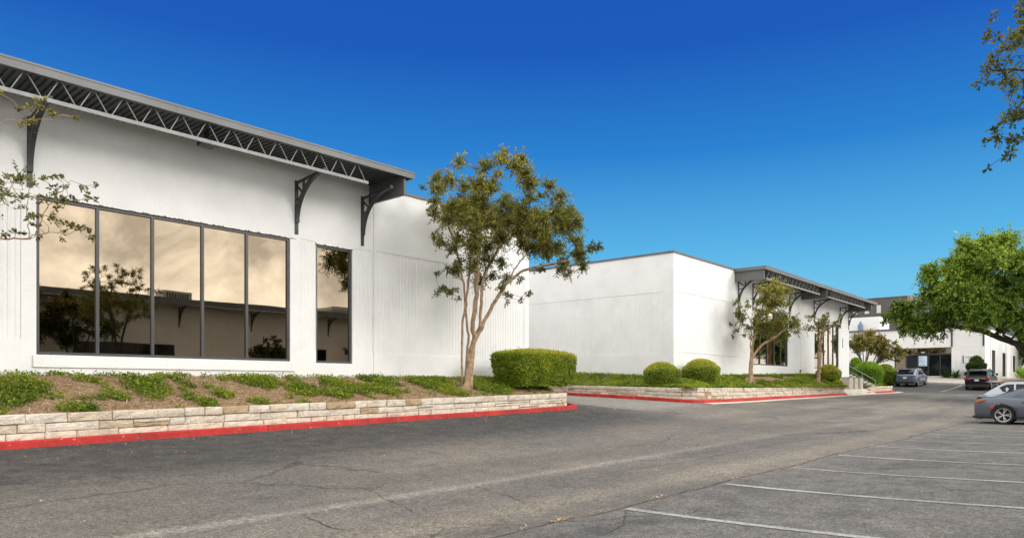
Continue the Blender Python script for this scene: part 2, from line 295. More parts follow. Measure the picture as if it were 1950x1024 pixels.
def soil():
    m = bpy.data.materials.new('mulch'); m.use_nodes = True; nt = m.node_tree; N = nt.nodes.new; L = nt.links.new
    b = nt.nodes['Principled BSDF']; b.inputs['Roughness'].default_value = 0.95; b.inputs['Specular IOR Level'].default_value = 0.1
    geo = N('ShaderNodeNewGeometry')
    n = N('ShaderNodeTexNoise'); n.inputs['Scale'].default_value = 26; n.inputs['Detail'].default_value = 8; n.inputs['Roughness'].default_value = 0.75; L(geo.outputs['Position'], n.inputs['Vector'])
    r = N('ShaderNodeValToRGB'); L(n.outputs[0], r.inputs[0]); e = r.color_ramp.elements
    e[0].position = 0.30; e[0].color = (0.15, 0.095, 0.058, 1); e[1].position = 0.68; e[1].color = (0.56, 0.41, 0.27, 1); q = e.new(0.48); q.color = (0.37, 0.25, 0.155, 1)
    L(r.outputs[0], b.inputs['Base Color'])
    bp = N('ShaderNodeBump'); bp.inputs['Distance'].default_value = 0.04; L(n.outputs[0], bp.inputs['Height']); L(bp.outputs[0], b.inputs['Normal'])
    MATS['mulch'] = m
soil()

# ------------------------------------------------------------------ mesh helpers
class MB:
    def __init__(s): s.v = []; s.f = []; s.t = []
    def vert(s, *p): s.v.append(p); return len(s.v) - 1
    def face(s, idx, t=None): s.f.append(tuple(idx)); s.t.append(0.5 if t is None else t)
    def quad(s, a, b, c, d, t=None):
        n = len(s.v); s.v += [tuple(a), tuple(b), tuple(c), tuple(d)]; s.face((n, n + 1, n + 2, n + 3), t)
    def poly(s, pts, t=None):
        n = len(s.v); s.v += [tuple(p) for p in pts]; s.face(range(n, n + len(pts)), t)
    def box(s, x0, y0, z0, x1, y1, z1, t=None):
        n = len(s.v)
        s.v += [(x0, y0, z0), (x1, y0, z0), (x1, y1, z0), (x0, y1, z0), (x0, y0, z1), (x1, y0, z1), (x1, y1, z1), (x0, y1, z1)]
        for f in ((3, 2, 1, 0), (4, 5, 6, 7), (0, 1, 5, 4), (1, 2, 6, 5), (2, 3, 7, 6), (3, 0, 4, 7)): s.face([n + i for i in f], t)
    def cbox(s, x0, y0, z0, x1, y1, z1, c=0.01, t=None):
        """a box with chamfered upright and top edges"""
        a, b = (x0, y0, z0), (x1, y1, z1); n = len(s.v)
        for z, k in ((z0, 0), (z1 - c, 0), (z1, c)):
            s.v += [(x0 + c + k, y0 + k, z), (x1 - c - k, y0 + k, z), (x1 - k, y0 + c + k, z), (x1 - k, y1 - c - k, z), (x1 - c - k, y1 - k, z), (x0 + c + k, y1 - k, z), (x0 + k, y1 - c - k, z), (x0 + k, y0 + c + k, z)]
        for r in range(2):
            for i in range(8): s.face([n + r * 8 + i, n + r * 8 + (i + 1) % 8, n + r * 8 + 8 + (i + 1) % 8, n + r * 8 + 8 + i], t)
        s.face([n + 16 + i for i in range(8)], t); s.face([n + 7 - i for i in range(8)], t)
    def bar(s, p, q, w, h=None, up=(0, 0, 1), t=None):
        """a square bar from p to q"""
        h = h or w; p, q = Vector(p), Vector(q); d = (q - p).normalized(); u = Vector(up)
        if abs(d.dot(u)) > 0.98: u = Vector((0, 1, 0)) if abs(d.y) < 0.9 else Vector((1, 0, 0))
        a = d.cross(u).normalized() * (w / 2); b = a.cross(d).normalized() * (h / 2); n = len(s.v)
        for c in (p, q):
            for k, l in ((-1, -1), (1, -1), (1, 1), (-1, 1)): s.v.append(tuple(c + a * k + b * l))
        for f in ((0, 1, 2, 3), (7, 6, 5, 4), (0, 4, 5, 1), (1, 5, 6, 2), (2, 6, 7, 3), (3, 7, 4, 0)): s.face([n + i for i in f], t)
    def tube(s, pts, rad, n=6, cap=True, t=None):
        P = [Vector(p) for p in pts]
        if not hasattr(rad, '__len__'): rad = [rad] * len(P)
        b0 = len(s.v); prev = None
        for i, p in enumerate(P):
            d = (P[min(i + 1, len(P) - 1)] - P[max(i - 1, 0)])
            d = d.normalized() if d.length > 1e-9 else Vector((0, 0, 1))
            if prev is None: a = d.orthogonal().normalized()
            else:
                a = prev - d * prev.dot(d); a = a.normalized() if a.length > 1e-6 else d.orthogonal().normalized()
            prev = a; b = d.cross(a)
            for k in range(n):
                w = 2 * math.pi * k / n; s.v.append(tuple(p + (a * math.cos(w) + b * math.sin(w)) * rad[i]))
        for i in range(len(P) - 1):
            for k in range(n):
                s.face((b0 + i * n + k, b0 + i * n + (k + 1) % n, b0 + (i + 1) * n + (k + 1) % n, b0 + (i + 1) * n + k), t)
        if cap:
            s.face([b0 + n - 1 - k for k in range(n)], t); s.face([b0 + (len(P) - 1) * n + k for k in range(n)], t)
    def loft(s, rings, closed=True, caps=True, t=None):
        b0 = len(s.v); n = len(rings[0])
        for r in rings: s.v += [tuple(p) for p in r]
        m = n if closed else n - 1
        for i in range(len(rings) - 1):
            for k in range(m): s.face((b0 + i * n + k, b0 + i * n + (k + 1) % n, b0 + (i + 1) * n + (k + 1) % n, b0 + (i + 1) * n + k), t)
        if caps:
            s.face([b0 + n - 1 - k for k in range(n)], t); s.face([b0 + (len(rings) - 1) * n + k for k in range(n)], t)
    def build(s, name, m, parent=None, smooth=False, sub=0, tint=False, link=True):
        me = bpy.data.meshes.new(name); me.from_pydata(s.v, [], s.f); me.validate()
        if smooth: me.polygons.foreach_set('use_smooth', [True] * len(me.polygons))
        me.materials.append(MATS[m])
        if tint and len(me.polygons) == len(s.t):
            at = me.attributes.new('tint', 'FLOAT', 'FACE'); at.data.foreach_set('value', s.t)
        me.update()
        o = bpy.data.objects.new(name, me)
        if link: COL.objects.link(o)
        if parent: o.parent = parent
        if sub:
            md = o.modifiers.new('smooth', 'SUBSURF'); md.levels = sub; md.render_levels = sub
        return o
def thing(name, label, cat, loc=(0, 0, 0), rz=0.0, group=None):
    o = bpy.data.objects.new(name, None); COL.objects.link(o); o.location = loc; o.rotation_euler = (0, 0, rz); o.empty_display_size = 0.2
    return tag(o, label, cat, group)
def tag(o, label, cat, group=None):
    o['label'] = label; o['category'] = cat
    if group: o['group'] = group
    return o
def struct(o): o['kind'] = 'structure'; return o
def stuff(o, label, cat): o['kind'] = 'stuff'; o['label'] = label; o['category'] = cat; return o
def copy_part(o, parent, loc=None):
    c = o.copy(); COL.objects.link(c); c.parent = parent
    if loc is not None: c.location = loc
    return c

def leaves_mesh(name, m, P, D, Nn, size, tint, parent=None, width=0.5):
    """one quad per leaf: P base points, D pointing directions, Nn leaf normals (numpy, N x 3)"""
    n = len(P); D = D / (np.linalg.norm(D, axis=1, keepdims=True) + 1e-9)
    S = np.cross(D, Nn); S /= (np.linalg.norm(S, axis=1, keepdims=True) + 1e-9)
    size = np.asarray(size).reshape(-1, 1) * np.ones((n, 1)); w = size * width * 0.5
    U = np.cross(S, D)
    v = np.empty((n, 4, 3), np.float32)
    v[:, 0] = P; v[:, 1] = P + D * size * 0.5 + S * w + U * w * 0.25; v[:, 2] = P + D * size; v[:, 3] = P + D * size * 0.5 - S * w + U * w * 0.25
    me = bpy.data.meshes.new(name); me.vertices.add(4 * n); me.vertices.foreach_set('co', v.reshape(-1))
    me.loops.add(4 * n); me.loops.foreach_set('vertex_index', np.arange(4 * n, dtype=np.int32))
    me.polygons.add(n); me.polygons.foreach_set('loop_start', np.arange(0, 4 * n, 4, dtype=np.int32))
    try: me.polygons.foreach_set('loop_total', np.full(n, 4, np.int32))
    except Exception: pass
    me.update(calc_edges=True)
    at = me.attributes.new('tint', 'FLOAT', 'FACE'); at.data.foreach_set('value', np.clip(tint, 0, 1).astype(np.float32))
    me.materials.append(MATS[m]); o = bpy.data.objects.new(name, me); COL.objects.link(o)
    if parent: o.parent = parent
    return o
def rand_dirs(rg, n):
    d = rg.normal(size=(n, 3)); return d / np.linalg.norm(d, axis=1, keepdims=True)

# ------------------------------------------------------------------ terrain
CP = np.array([(-20, 5.4, -1.76), (0, 5.4, -1.72), (8.4, 5.4, -1.71), (14.5, 5.4, -1.66), (23, 5.4, -1.62), (34, 5.4, -1.53), (50, 6, -1.2), (62, 7.5, -0.85),
    (0, 0, -1.60), (10, -1, -1.54), (20, -1, -1.47), (32, -1, -1.38), (0, -10, -1.38), (30, -10, -1.15), (60, -5, -0.8), (5, 8.3, -1.66), (20, 8.3, -1.50),
    (-20, 16.5, -1.62), (3.6, 16.5, -1.25), (12, 16.5, -1.10), (22.5, 16.5, -0.92), (29.5, 15.5, -0.84), (29.5, 22.3, -0.545), (24.8, 22.3, -0.56), (26, 40, 0.0),
    (40, 15.6, -0.78), (50, 15.9, -0.71), (63, 16.2, -0.62), (66.7, 16.2, -0.58), (74, 11.4, -0.50), (78.5, 11.4, -0.18), (80, 11, 0.0), (73.2, 17, -0.18), (78, 17, 0.1), (80, 20, 0.25), (80, 28, 0.4), (84, 4, 0.2),
    (0, -23, -1.2), (40, -23, -1.0), (-20, -10, -1.5), (120, 0, 0.8), (120, 60, 1.2), (-60, 0, -2.2), (-60, 60, -1.5), (60, -60, -0.8), (-60, -60, -1.6), (120, -60, 0.0), (40, 60, 0.6)], float)
def _tps_fit():
    n = len(CP); d = np.linalg.norm(CP[:, None, :2] - CP[None, :, :2], axis=2); K = np.where(d > 0, d * d * np.log(d + 1e-12), 0) + np.eye(n) * 0.4
    Pm = np.c_[np.ones(n), CP[:, :2]]; A = np.zeros((n + 3, n + 3)); A[:n, :n] = K; A[:n, n:] = Pm; A[n:, :n] = Pm.T
    return np.linalg.solve(A, np.r_[CP[:, 2], 0, 0, 0])
TW = _tps_fit()
def ground_np(X, Y):
    X = np.clip(np.asarray(X, float), -60, 120); Y = np.clip(np.asarray(Y, float), -60, 60)
    d = np.sqrt((X[..., None] - CP[:, 0]) ** 2 + (Y[..., None] - CP[:, 1]) ** 2)
    return (np.where(d > 0, d * d * np.log(d + 1e-12), 0) @ TW[:len(CP)]) + TW[-3] + TW[-2] * X + TW[-1] * Y
def gz(x, y): return float(ground_np(x, y))

def build_ground():
    def axis(a, b, fine0, fine1, st, n):
        g = list(np.arange(fine0, fine1 + 1e-6, st)); lo = list(-np.geomspace(1, fine0 - a + 1, n)[::-1] + fine0 + 1)[:-1]; hi = list(np.geomspace(1, b - fine1 + 1, n) + fine1 - 1)[1:]
        return np.array(lo + g + hi)
    xs = axis(-1200, 1500, -16, 100, 0.5, 16); ys = axis(-1200, 1500, -28, 44, 0.5, 16)
    XX, YY = np.meshgrid(xs, ys, indexing='ij'); ZZ = ground_np(XX, YY); nx, ny = XX.shape
    me = bpy.data.meshes.new('ground'); me.vertices.add(nx * ny); me.vertices.foreach_set('co', np.stack([XX, YY, ZZ], -1).reshape(-1))
    i = np.arange(nx * ny).reshape(nx, ny); q = np.stack([i[:-1, :-1], i[1:, :-1], i[1:, 1:], i[:-1, 1:]], -1).reshape(-1, 4); n = len(q)
    me.loops.add(4 * n); me.loops.foreach_set('vertex_index', q.reshape(-1).astype(np.int32)); me.polygons.add(n)
    me.polygons.foreach_set('loop_start', np.arange(0, 4 * n, 4, dtype=np.int32))
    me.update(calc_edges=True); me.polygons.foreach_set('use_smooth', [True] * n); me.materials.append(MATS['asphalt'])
    o = bpy.data.objects.new('ground', me); COL.objects.link(o); struct(o)
build_ground()

def resample(pl, st):
    pl = [np.array(p, float) for p in pl]; out = []
    for a, b in zip(pl[:-1], pl[1:]):
        n = max(1, int(np.linalg.norm(b - a) / st)); out += [a + (b - a) * i / n for i in range(n)]
    return out + [pl[-1]]
def normals2(pts):
    N = []
    for i in range(len(pts)):
        d = pts[min(i + 1, len(pts) - 1)] - pts[max(i - 1, 0)]; d = d / np.linalg.norm(d); N.append(np.array((-d[1], d[0])))
    return N          # left of travel
def offset(pl, k):
    """the polyline moved k to the left"""
    pl = [np.array(p, float) for p in pl]; out = []
    for i, p in enumerate(pl):
        a = pl[i] - pl[i - 1] if i else pl[1] - pl[0]; b = pl[i + 1] - pl[i] if i + 1 < len(pl) else a
        a = a / np.linalg.norm(a); b = b / np.linalg.norm(b); na = np.array((-a[1], a[0])); nb = np.array((-b[1], b[0])); m = na + nb; m = m / np.linalg.norm(m)
        out.append(p + m * k / max(0.4, m.dot(na)))
    return out
def drape(name, pl, w0, w1, m, lift, st=0.5, depth=None, profile=None):
    """a strip along a polyline lying on the ground; profile = list of (offset, height) for kerbs"""
    pts = resample(pl, st); N = normals2(pts); b = MB(); prof = profile or [(w0, lift), (w1, lift)]; rg = random.Random(5)
    rings = []
    for p, n in zip(pts, N):
        base = gz(p[0], p[1]); ring = []
        for k, h in prof:
            q = p + n * k; z = (gz(q[0], q[1]) if not profile else base) + h
            ring.append((q[0], q[1], z + (rg.uniform(-.004, .004) if profile else 0)))
        rings.append(ring)
    b.loft(rings, closed=False, caps=False)
    if profile:
        for r in (rings[0], rings[-1]): b.poly(r)
    return struct(b.build(name, m, smooth=False))
KERB = [(0.0, -0.12), (0.015, 0.125), (0.04, 0.15), (0.17, 0.155), (0.19, -0.1)]
KA = [(-26, 16.5), (21.7, 16.5), (22.25, 16.62), (22.5, 16.95), (24.4, 19.6), (24.6, 20.3), (24.6, 44)]
KB = [(29.5, 44), (29.5, 22.3), (29.5, 17.0), (29.62, 16.2), (30.0, 15.75), (30.7, 15.52), (40, 15.62), (52.6, 15.85)]
KB2 = [(58.2, 15.98), (66.5, 16.2), (66.85, 16.45), (66.9, 18.3)]
drape('red_kerb', KA, 0, 0, 'red_kerb_paint', 0, 0.5, profile=KERB)
drape('red_kerb', KB, 0, 0, 'red_kerb_paint', 0, 0.5, profile=KERB)
drape('red_kerb', KB2, 0, 0, 'red_kerb_paint', 0, 0.5, profile=KERB)
drape('concrete_gutter', [(30.4, 15.5), (40, 15.6), (66.5, 16.18), (67.4, 16.25)], -0.55, -0.01, 'pale_concrete', 0.006, 0.5)
for x in (8.37, 11.45, 14.40, 17.33, 20.33, 23.28, 26.1, 29.05, 32.0, 34.95, 37.9):       # stall lines
    drape('stall_line', [(x, 5.40), (x - 0.05, -0.2)], -0.075, 0.075, 'worn_white_paint', 0.007, 0.25)
for y in (8.3, 13.5, 18.9):
    drape('stall_line', [(70.0, y), (79.3, y)], -0.06, 0.06, 'worn_white_paint', 0.007, 0.5)
drape('lane_line', [(68.4, 15.8), (69.6, 7.0)], -0.06, 0.06, 'worn_white_paint', 0.007, 0.5)

def crack(pl, w, seed, m='crack_tar'):
    rg = np.random.default_rng(seed); pts = resample(pl, 0.07); N = normals2(pts); b = MB(); rings = []; n = len(pts); off = 0.0
    for i, (p, nn) in enumerate(zip(pts, N)):
        off = 0.8 * off + rg.normal(0, 0.012); k = w * (0.35 + 0.65 * math.sin(math.pi * min(1, (i + 0.6) / n)) ** 0.5) * rg.uniform(0.5, 1.3) * 0.5
        q = [p + nn * (off + k), p + nn * (off - k)]; rings.append([(c[0], c[1], gz(c[0], c[1]) + 0.0065) for c in q])
    b.loft(rings, closed=False, caps=False); struct(b.build('asphalt_crack', m))
mat('crack_tar', (0.055, 0.05, 0.044), 0.9, noise=(9, 0.5))
mat('patched_seam', (0.085, 0.082, 0.078), 0.9, noise=(6, 0.35))
for i, (pl, w, m) in enumerate(((((4.97, 8.02), (4.87, 7.53), (4.83, 7.14), (4.84, 6.99)), .022, 'crack_tar'), (((8.24, 8.23), (8.05, 7.69), (7.98, 7.19), (7.69, 6.62)), .016, 'crack_tar'), (((14.03, 9.03), (12.9, 8.2), (14.0, 7.73), (17.11, 7.82)), .014, 'patched_seam'),
    (((26.18, 15.3), (24.56, 13.56), (22.4, 12.9), (21.84, 13.34)), .03, 'patched_seam'), (((10.66, 7.6), (13.54, 7.35), (18.7, 7.38), (28.25, 6.95)), .022, 'patched_seam'), (((6.7, 4.63), (7.15, 4.71), (8.39, 5.4)), .018, 'crack_tar'), (((15.2, 5.6), (16.3, 3.4), (15.9, 1.2)), .012, 'crack_tar'), (((2.5, 13.2), (4.6, 12.2), (6.1, 12.6), (8.0, 11.4)), .014, 'crack_tar'), (((11.0, 13.0), (12.4, 11.6), (12.1, 10.2)), .012, 'crack_tar'))): crack(pl, w, 100 + i, m)

# ------------------------------------------------------------------ planter banks and stone walls
def topA(x): return float(np.interp(x, [-26, 3.6, 21.9], [-0.88, -0.585, -0.30]))
def topB(x, y):
    return float(np.interp(x, [29, 30.5, 40, 55, 63], [-0.10, -0.13, -0.15, -0.10, -0.06])) + max(0.0, (y - 17) * 0.02) * (x < 33)
def fbm(x, y, s): return mnoise.fractal(Vector((x * s, y * s, 3.7)), 1.0, 2.0, 4)
def bankA_z(x, t):
    a = topA(min(x, 21.9)) - 0.05; b = 0.20; s = t * t * (3 - 2 * t); s = min(1.0, 1.15 * (0.6 * s + 0.4 * t) + 0.12 * math.sin(math.pi * t))
    return a + (b - a) * s + 0.07 * fbm(x, t * 3, 0.8) * math.sin(math.pi * min(1, t * 1.02))
def build_bankA():
    b = MB(); xs = np.arange(-26, 24.3, 0.22); ts = np.linspace(0, 1, 17); rings = []
    for x in xs:
        y0 = 16.72 if x < 21.5 else 16.72 + (x - 21.5) * 1.15
        rings.append([(x, y0 + (20.02 - y0) * t, bankA_z(x, t)) for t in ts])
    b.loft(rings, closed=False, caps=False)
    struct(b.build('planter_soil', 'mulch', smooth=True))
build_bankA()
RB = R(1.3); cB, sB = math.cos(RB), math.sin(RB)
def B2W(x, y, z=0.0): return (32.4 + x * cB - y * sB, 18.1 + x * sB + y * cB, z)
def bankB_z(x, y):
    """soil level round the second building: x, y world"""
    dx, dy = x - 32.4, y - 18.1; lx = dx * cB + dy * sB; ly = -dx * sB + dy * cB
    e = topB(x, y) - 0.04
    gw = float(np.interp(lx, [-3, 0, 8, 20, 31], [0.30, 0.32, 0.5, 0.66, 0.76])) + max(0, ly) * 0.045 * (lx < 1)
    tf = min(1.0, max(0.0, (y - 15.85) / 2.3)) if lx > 0 else 9.0
    ts = min(1.0, max(0.0, (x - 29.85) / 2.3)) if ly > -2 else 9.0
    t = min(tf, ts, min(max(0, x - 29.85), max(0, y - 15.8)) / 2.3 if (lx <= 0 and ly <= 0) else 9.0); t = min(t, 1.0)
    s = t * t * (3 - 2 * t); s = 0.55 * s + 0.45 * t
    return e + (gw - e) * s + 0.06 * fbm(x, y, 0.8) * math.sin(math.pi * t)
def build_bankB():
    b = MB(); xs = np.arange(29.8, 53.1, 0.3); ys = np.arange(15.75, 19.2, 0.24); idx = {}
    for i, x in enumerate(xs):
        for j, y in enumerate(ys): idx[i, j] = b.vert(x, y, bankB_z(x, y))
    for i in range(len(xs) - 1):
        for j in range(len(ys) - 1): b.face((idx[i, j], idx[i + 1, j], idx[i + 1, j + 1], idx[i, j + 1]))
    xs2 = np.arange(29.8, 33.0, 0.3); ys2 = np.arange(ys[-1], 40, 0.4); idx = {}
    for i, x in enumerate(xs2):
        for j, y in enumerate(ys2): idx[i, j] = b.vert(x, y, bankB_z(x, y))
    for i in range(len(xs2) - 1):
        for j in range(len(ys2) - 1): b.face((idx[i, j], idx[i + 1, j], idx[i + 1, j + 1], idx[i, j + 1]))
    struct(b.build('planter_soil', 'mulch', smooth=True))
build_bankB()

def stone_wall(name, label, pl, top, seed, thick=0.28, courses=(0.125, 0.17, 0.175, 0.19)):
    root = thing(name, label, 'stone wall', (pl[0][0], pl[0][1], 0)); ox, oy = pl[0]
    rg = random.Random(seed); st = MB(); core = MB(); pts = [np.array(p, float) for p in pl]
    segs = []; acc = 0
    for a, b in zip(pts[:-1], pts[1:]): L_ = float(np.linalg.norm(b - a)); segs.append((acc, L_, a, (b - a) / L_)); acc += L_
    def at(s):
        for s0, L_, a, d in segs:
            if s <= s0 + L_ + 1e-9: break
        return a + d * (s - s0), d
    def lev(p, k):                      # height of course line k (0 bottom .. 1 top)
        z0 = gz(p[0], p[1]) - 0.03; z1 = top(p[0], p[1]); return z0 + (z1 - z0) * k
    tot = sum(courses); cuts = [0]
    for c in courses: cuts.append(cuts[-1] + c / tot)
    for ci in range(len(courses)):
        s = -rg.uniform(0, 0.3); last = ci == len(courses) - 1
        while s < acc - 0.02:
            w = rg.uniform(0.35, 1.05) if not last else rg.uniform(0.4, 0.95)
            for s0, L_, a_, d_ in segs:
                if s < s0 - 1e-6 < s + w - 1e-6: w = s0 - s
            a0, a1 = max(0.0, s), min(acc, s + w); s += w
            if a1 - a0 < 0.03: continue
            split = (not last) and rg.random() < 0.12
            ks = [(cuts[ci], cuts[ci + 1])] if not split else [(cuts[ci], (cuts[ci] + cuts[ci + 1]) / 2), ((cuts[ci] + cuts[ci + 1]) / 2, cuts[ci + 1])]
            for k0, k1 in ks:
                g = 0.006; p0, d0 = at(a0 + g); p1, d1 = at(a1 - g); n0 = np.array((d0[1], -d0[0])); n1 = np.array((d1[1], -d1[0]))
                pr = rg.uniform(-0.02, 0.03) + (0.02 if last else 0); tint = min(1, max(0, rg.gauss(0.68, 0.11)))
                if rg.random() < 0.045: tint = 0.12
                j = lambda: rg.uniform(-0.008, 0.008)
                zz = [lev(p0, k0) + g + j(), lev(p1, k0) + g + j(), lev(p1, k1) - g * (not last) + j(), lev(p0, k1) - g * (not last) + j()]
                nseg = max(1, int((a1 - a0) / 0.16)); c = 0.013
                # front face as a bulged grid with chamfer
                rows = [(0.0, 0.0), (0.10, c), (0.5, c + 0.006), (0.90, c), (1.0, 0.0)]; cols = [0.0, 0.05] + [i / nseg for i in range(1, nseg)] + [0.95, 1.0]
                rings = []
                for u in cols:
                    ring = []
                    for v_, dep in rows:
                        p = p0 + (p1 - p0) * u; n = n0 + (n1 - n0) * u; n = n / np.linalg.norm(n)
                        dd = dep if 0.01 < u < 0.99 else 0.0
                        z = (zz[0] * (1 - u) + zz[1] * u) * (1 - v_) + (zz[3] * (1 - u) + zz[2] * u) * v_
                        q = p + n * (pr + dd + rg.uniform(-0.011, 0.011) * (dep > 0)); ring.append((q[0] - ox, q[1] - oy, z))
                    q = p - n * thick * (0.9 if last else 0.3); ring.append((q[0] - ox, q[1] - oy, ring[-1][2] - 0.004)); ring.append((q[0] - ox, q[1] - oy, ring[0][2]))
                    rings.append(ring)
                st.loft(rings, closed=True, caps=True, t=tint)
    ring = []
    for i in range(int(acc / 0.4) + 1):
        p, d = at(min(acc, i * 0.4)); n = np.array((d[1], -d[0])); a = p - n * 0.022; b_ = p - n * thick; z0 = gz(p[0], p[1]) - 0.2; z1 = top(p[0], p[1]) - 0.02
        ring.append([(a[0] - ox, a[1] - oy, z0), (a[0] - ox, a[1] - oy, z1), (b_[0] - ox, b_[1] - oy, z1), (b_[0] - ox, b_[1] - oy, z0)])
    core.loft(ring)
    st.build('stone_face', 'limestone', root, smooth=False, tint=True); core.build('mortar', 'mortar', root)
    return root
WA = [tuple(p) for p in offset([(-26, 16.5), (21.75, 16.5), (24.15, 19.7), (24.6, 20.8), (24.6, 40)], 0.2)]
stone_wall('retaining_wall', 'long low cream limestone wall with red kerb holding the bank below the big five-pane window', WA, lambda x, y: topA(x) if x < 21.9 else -0.30 + max(0, y - 17) * 0.03, 3)
WB = [tuple(p) for p in offset([(29.5, 40), (29.5, 16.9), (29.75, 16.15), (30.4, 15.6), (40, 15.62), (52.75, 15.85), (52.9, 16.2), (52.95, 18.2)], 0.2)]
stone_wall('retaining_wall', 'low cream limestone wall that bends round the corner below the two clipped round bushes', WB, topB, 8)
WC = [(59.3, 16.2), (66.5, 16.4)]
stone_wall('retaining_wall', 'short pale limestone wall beside the steps and steel handrail', WC, lambda x, y: float(np.interp(x, [59.3, 60.5, 66.5], [-0.30, -0.10, -0.06])), 12)

# ------------------------------------------------------------------ building kit (local frame: x along the front, y into the building, z up from eye level)
def wall_mesh(b, x0, x1, z0, z1, holes=(), ribs=(), reveal=0.11, y=0.0):
    """front skin with window openings and recessed ribbed panels; holes/ribs = (x0, z0, x1, z1)"""
    X = sorted({x0, x1} | {v for h in list(holes) + list(ribs) for v in (h[0], h[2])}); Z = sorted({z0, z1} | {v for h in list(holes) + list(ribs) for v in (h[1], h[3])})
    inside = lambda h, cx, cz: h[0] < cx < h[2] and h[1] < cz < h[3]
    for xa, xb in zip(X[:-1], X[1:]):
        for za, zb in zip(Z[:-1], Z[1:]):
            cx, cz = (xa + xb) / 2, (za + zb) / 2
            if any(inside(h, cx, cz) for h in holes) or any(inside(h, cx, cz) for h in ribs): continue
            b.quad((xa, y, za), (xb, y, za), (xb, y, zb), (xa, y, zb))
    def ring(h, d):
        a, c, e, f = h; b.quad((a, y, c), (a, y + d, c), (a, y + d, f), (a, y, f)); b.quad((e, y + d, c), (e, y, c), (e, y, f), (e, y + d, f))
        b.quad((a, y, f), (a, y + d, f), (e, y + d, f), (e, y, f)); b.quad((a, y + d, c), (a, y, c), (e, y, c), (e, y + d, c))
    for h in holes: ring(h, reveal)
    for h in ribs:
        ring(h, 0.026); a, c, e, f = h; p = 0.152; n = max(2, int(round((e - a) / p))); p = (e - a) / n; prof = []
        for i in range(n):
            s = a + i * p; prof += [(s, 0.026), (s + 0.16 * p, 0.026), (s + 0.32 * p, 0.013), (s + 0.84 * p, 0.013)]
        prof.append((e, 0.026))
        for (xa, ya), (xb, yb) in zip(prof[:-1], prof[1:]): b.quad((xa, y + ya, c), (xb, y + yb, c), (xb, y + yb, f), (xa, y + ya, f))
        for i in range(n):     # close rib ends
            s = a + i * p; q = [(s + 0.16 * p, .026), (s + .32 * p, .013), (s + .84 * p, .013), (s + p, .026)]
            for zz in (c + 0.0005, f - 0.0005): b.poly([(k[0], y + k[1], zz) for k in q])
def window(parent, x0, z0, x1, z1, mull, y=0.045, fw=0.075, glass='bronze_glass'):
    f = MB(); d = 0.10
    f.box(x0, y, z0, x0 + fw, y + d, z1); f.box(x1 - fw, y, z0, x1, y + d, z1)
    f.box(x0 + fw, y, z1 - fw, x1 - fw, y + d, z1); f.box(x0 + fw, y, z0, x1 - fw, y + d, z0 + fw)
    edges = [x0 + fw] + list(mull) + [x1 - fw]
    for m_ in mull: f.box(m_ - fw / 2, y + 0.004, z0 + fw, m_ + fw / 2, y + d, z1 - fw)
    o = f.build('window', 'frame_dark', parent)
    g = MB()
    for i, (a, c) in enumerate(zip(edges[:-1], edges[1:])):
        a2 = a + (fw / 2 if i else 0); c2 = c - (fw / 2 if i < len(edges) - 2 else 0)
        e = 0.0012 * (1 if i % 2 else -1)
        g.quad((a2, y + 0.055 + e, z0 + fw), (c2, y + 0.055 - e, z0 + fw), (c2, y + 0.055 - e, z1 - fw), (a2, y + 0.055 + e, z1 - fw))
    g.build('glass', glass, o)
    return o
def bracket_mesh():
    """steel bracket: wall plate, arm, quarter-arc strut and lattice; local origin at the wall, z = 0 at the plate's top"""
    b = MB(); w = 0.11
    b.box(-w / 2, -0.035, -1.68, w / 2, 0.0, 0.0)
    for z in (-1.58, -0.9): b.box(-0.018, -0.05, z - 0.018, 0.018, -0.035, z + 0.018)
    pts = []
    for i in range(15):
        t = i / 14 * math.pi / 2; pts.append((0, -0.05 - 1.55 * (1 - math.cos(t)), -1.32 + 1.36 * math.sin(t)))
    rings = []
    for i, p in enumerate(pts):
        a = Vector(pts[max(i - 1, 0)]); c = Vector(pts[min(i + 1, 14)]); d = (c - a).normalized(); n = Vector((0, d.z, -d.y)); p = Vector(p)
        rings.append([p + n * 0.045 + Vector((k, 0, 0)) for k in (-w / 2, w / 2)] + [p - n * 0.045 + Vector((k, 0, 0)) for k in (w / 2, -w / 2)])
    b.loft(rings)
    b.bar((0, -0.035, -0.07), (0, -1.15, 0.005), 0.07)
    b.bar((0, -0.035, -0.60), (0, -0.38, -0.52), 0.05); b.bar((0, -0.43, -0.06), (0, -0.43, -0.49), 0.06); b.bar((0, -0.035, -0.16), (0, -0.41, -0.46), 0.05)
    return b
BR = bracket_mesh().build('bracket', 'dark_steel', None, link=False).data
def bracket(parent, x, z):
    o = bpy.data.objects.new('bracket', BR); COL.objects.link(o); o.parent = parent; o.location = (x, 0, z); return o
def truss(parent, x0, x1, y, zb, zt, pitch=0.667, lead=True):
    b = MB(); b.box(x0, y - 0.04, zb - 0.035, x1, y + 0.04, zb + 0.02)
    b.box(x0, y - 0.045, zb - 0.036, x1, y - 0.04, zb + 0.05)
    n = int((x1 - x0) / pitch); x = x1 - 0.06; k = 0
    while x - pitch > x0:
        b.tube([(x, y, zb), (x - pitch * 0.46, y, zt)], 0.014, 5); b.tube([(x - pitch * 0.54, y, zt), (x - pitch * 0.94, y, zb)], 0.014, 5); x -= pitch
    o = b.build('truss', 'truss_steel', parent)
    t = MB(); t.box(x0, y - 0.05, zt, x1 + 1.1, y + 0.05, zt + 0.055); t.build('top_chord', 'dark_steel', o)
    return o
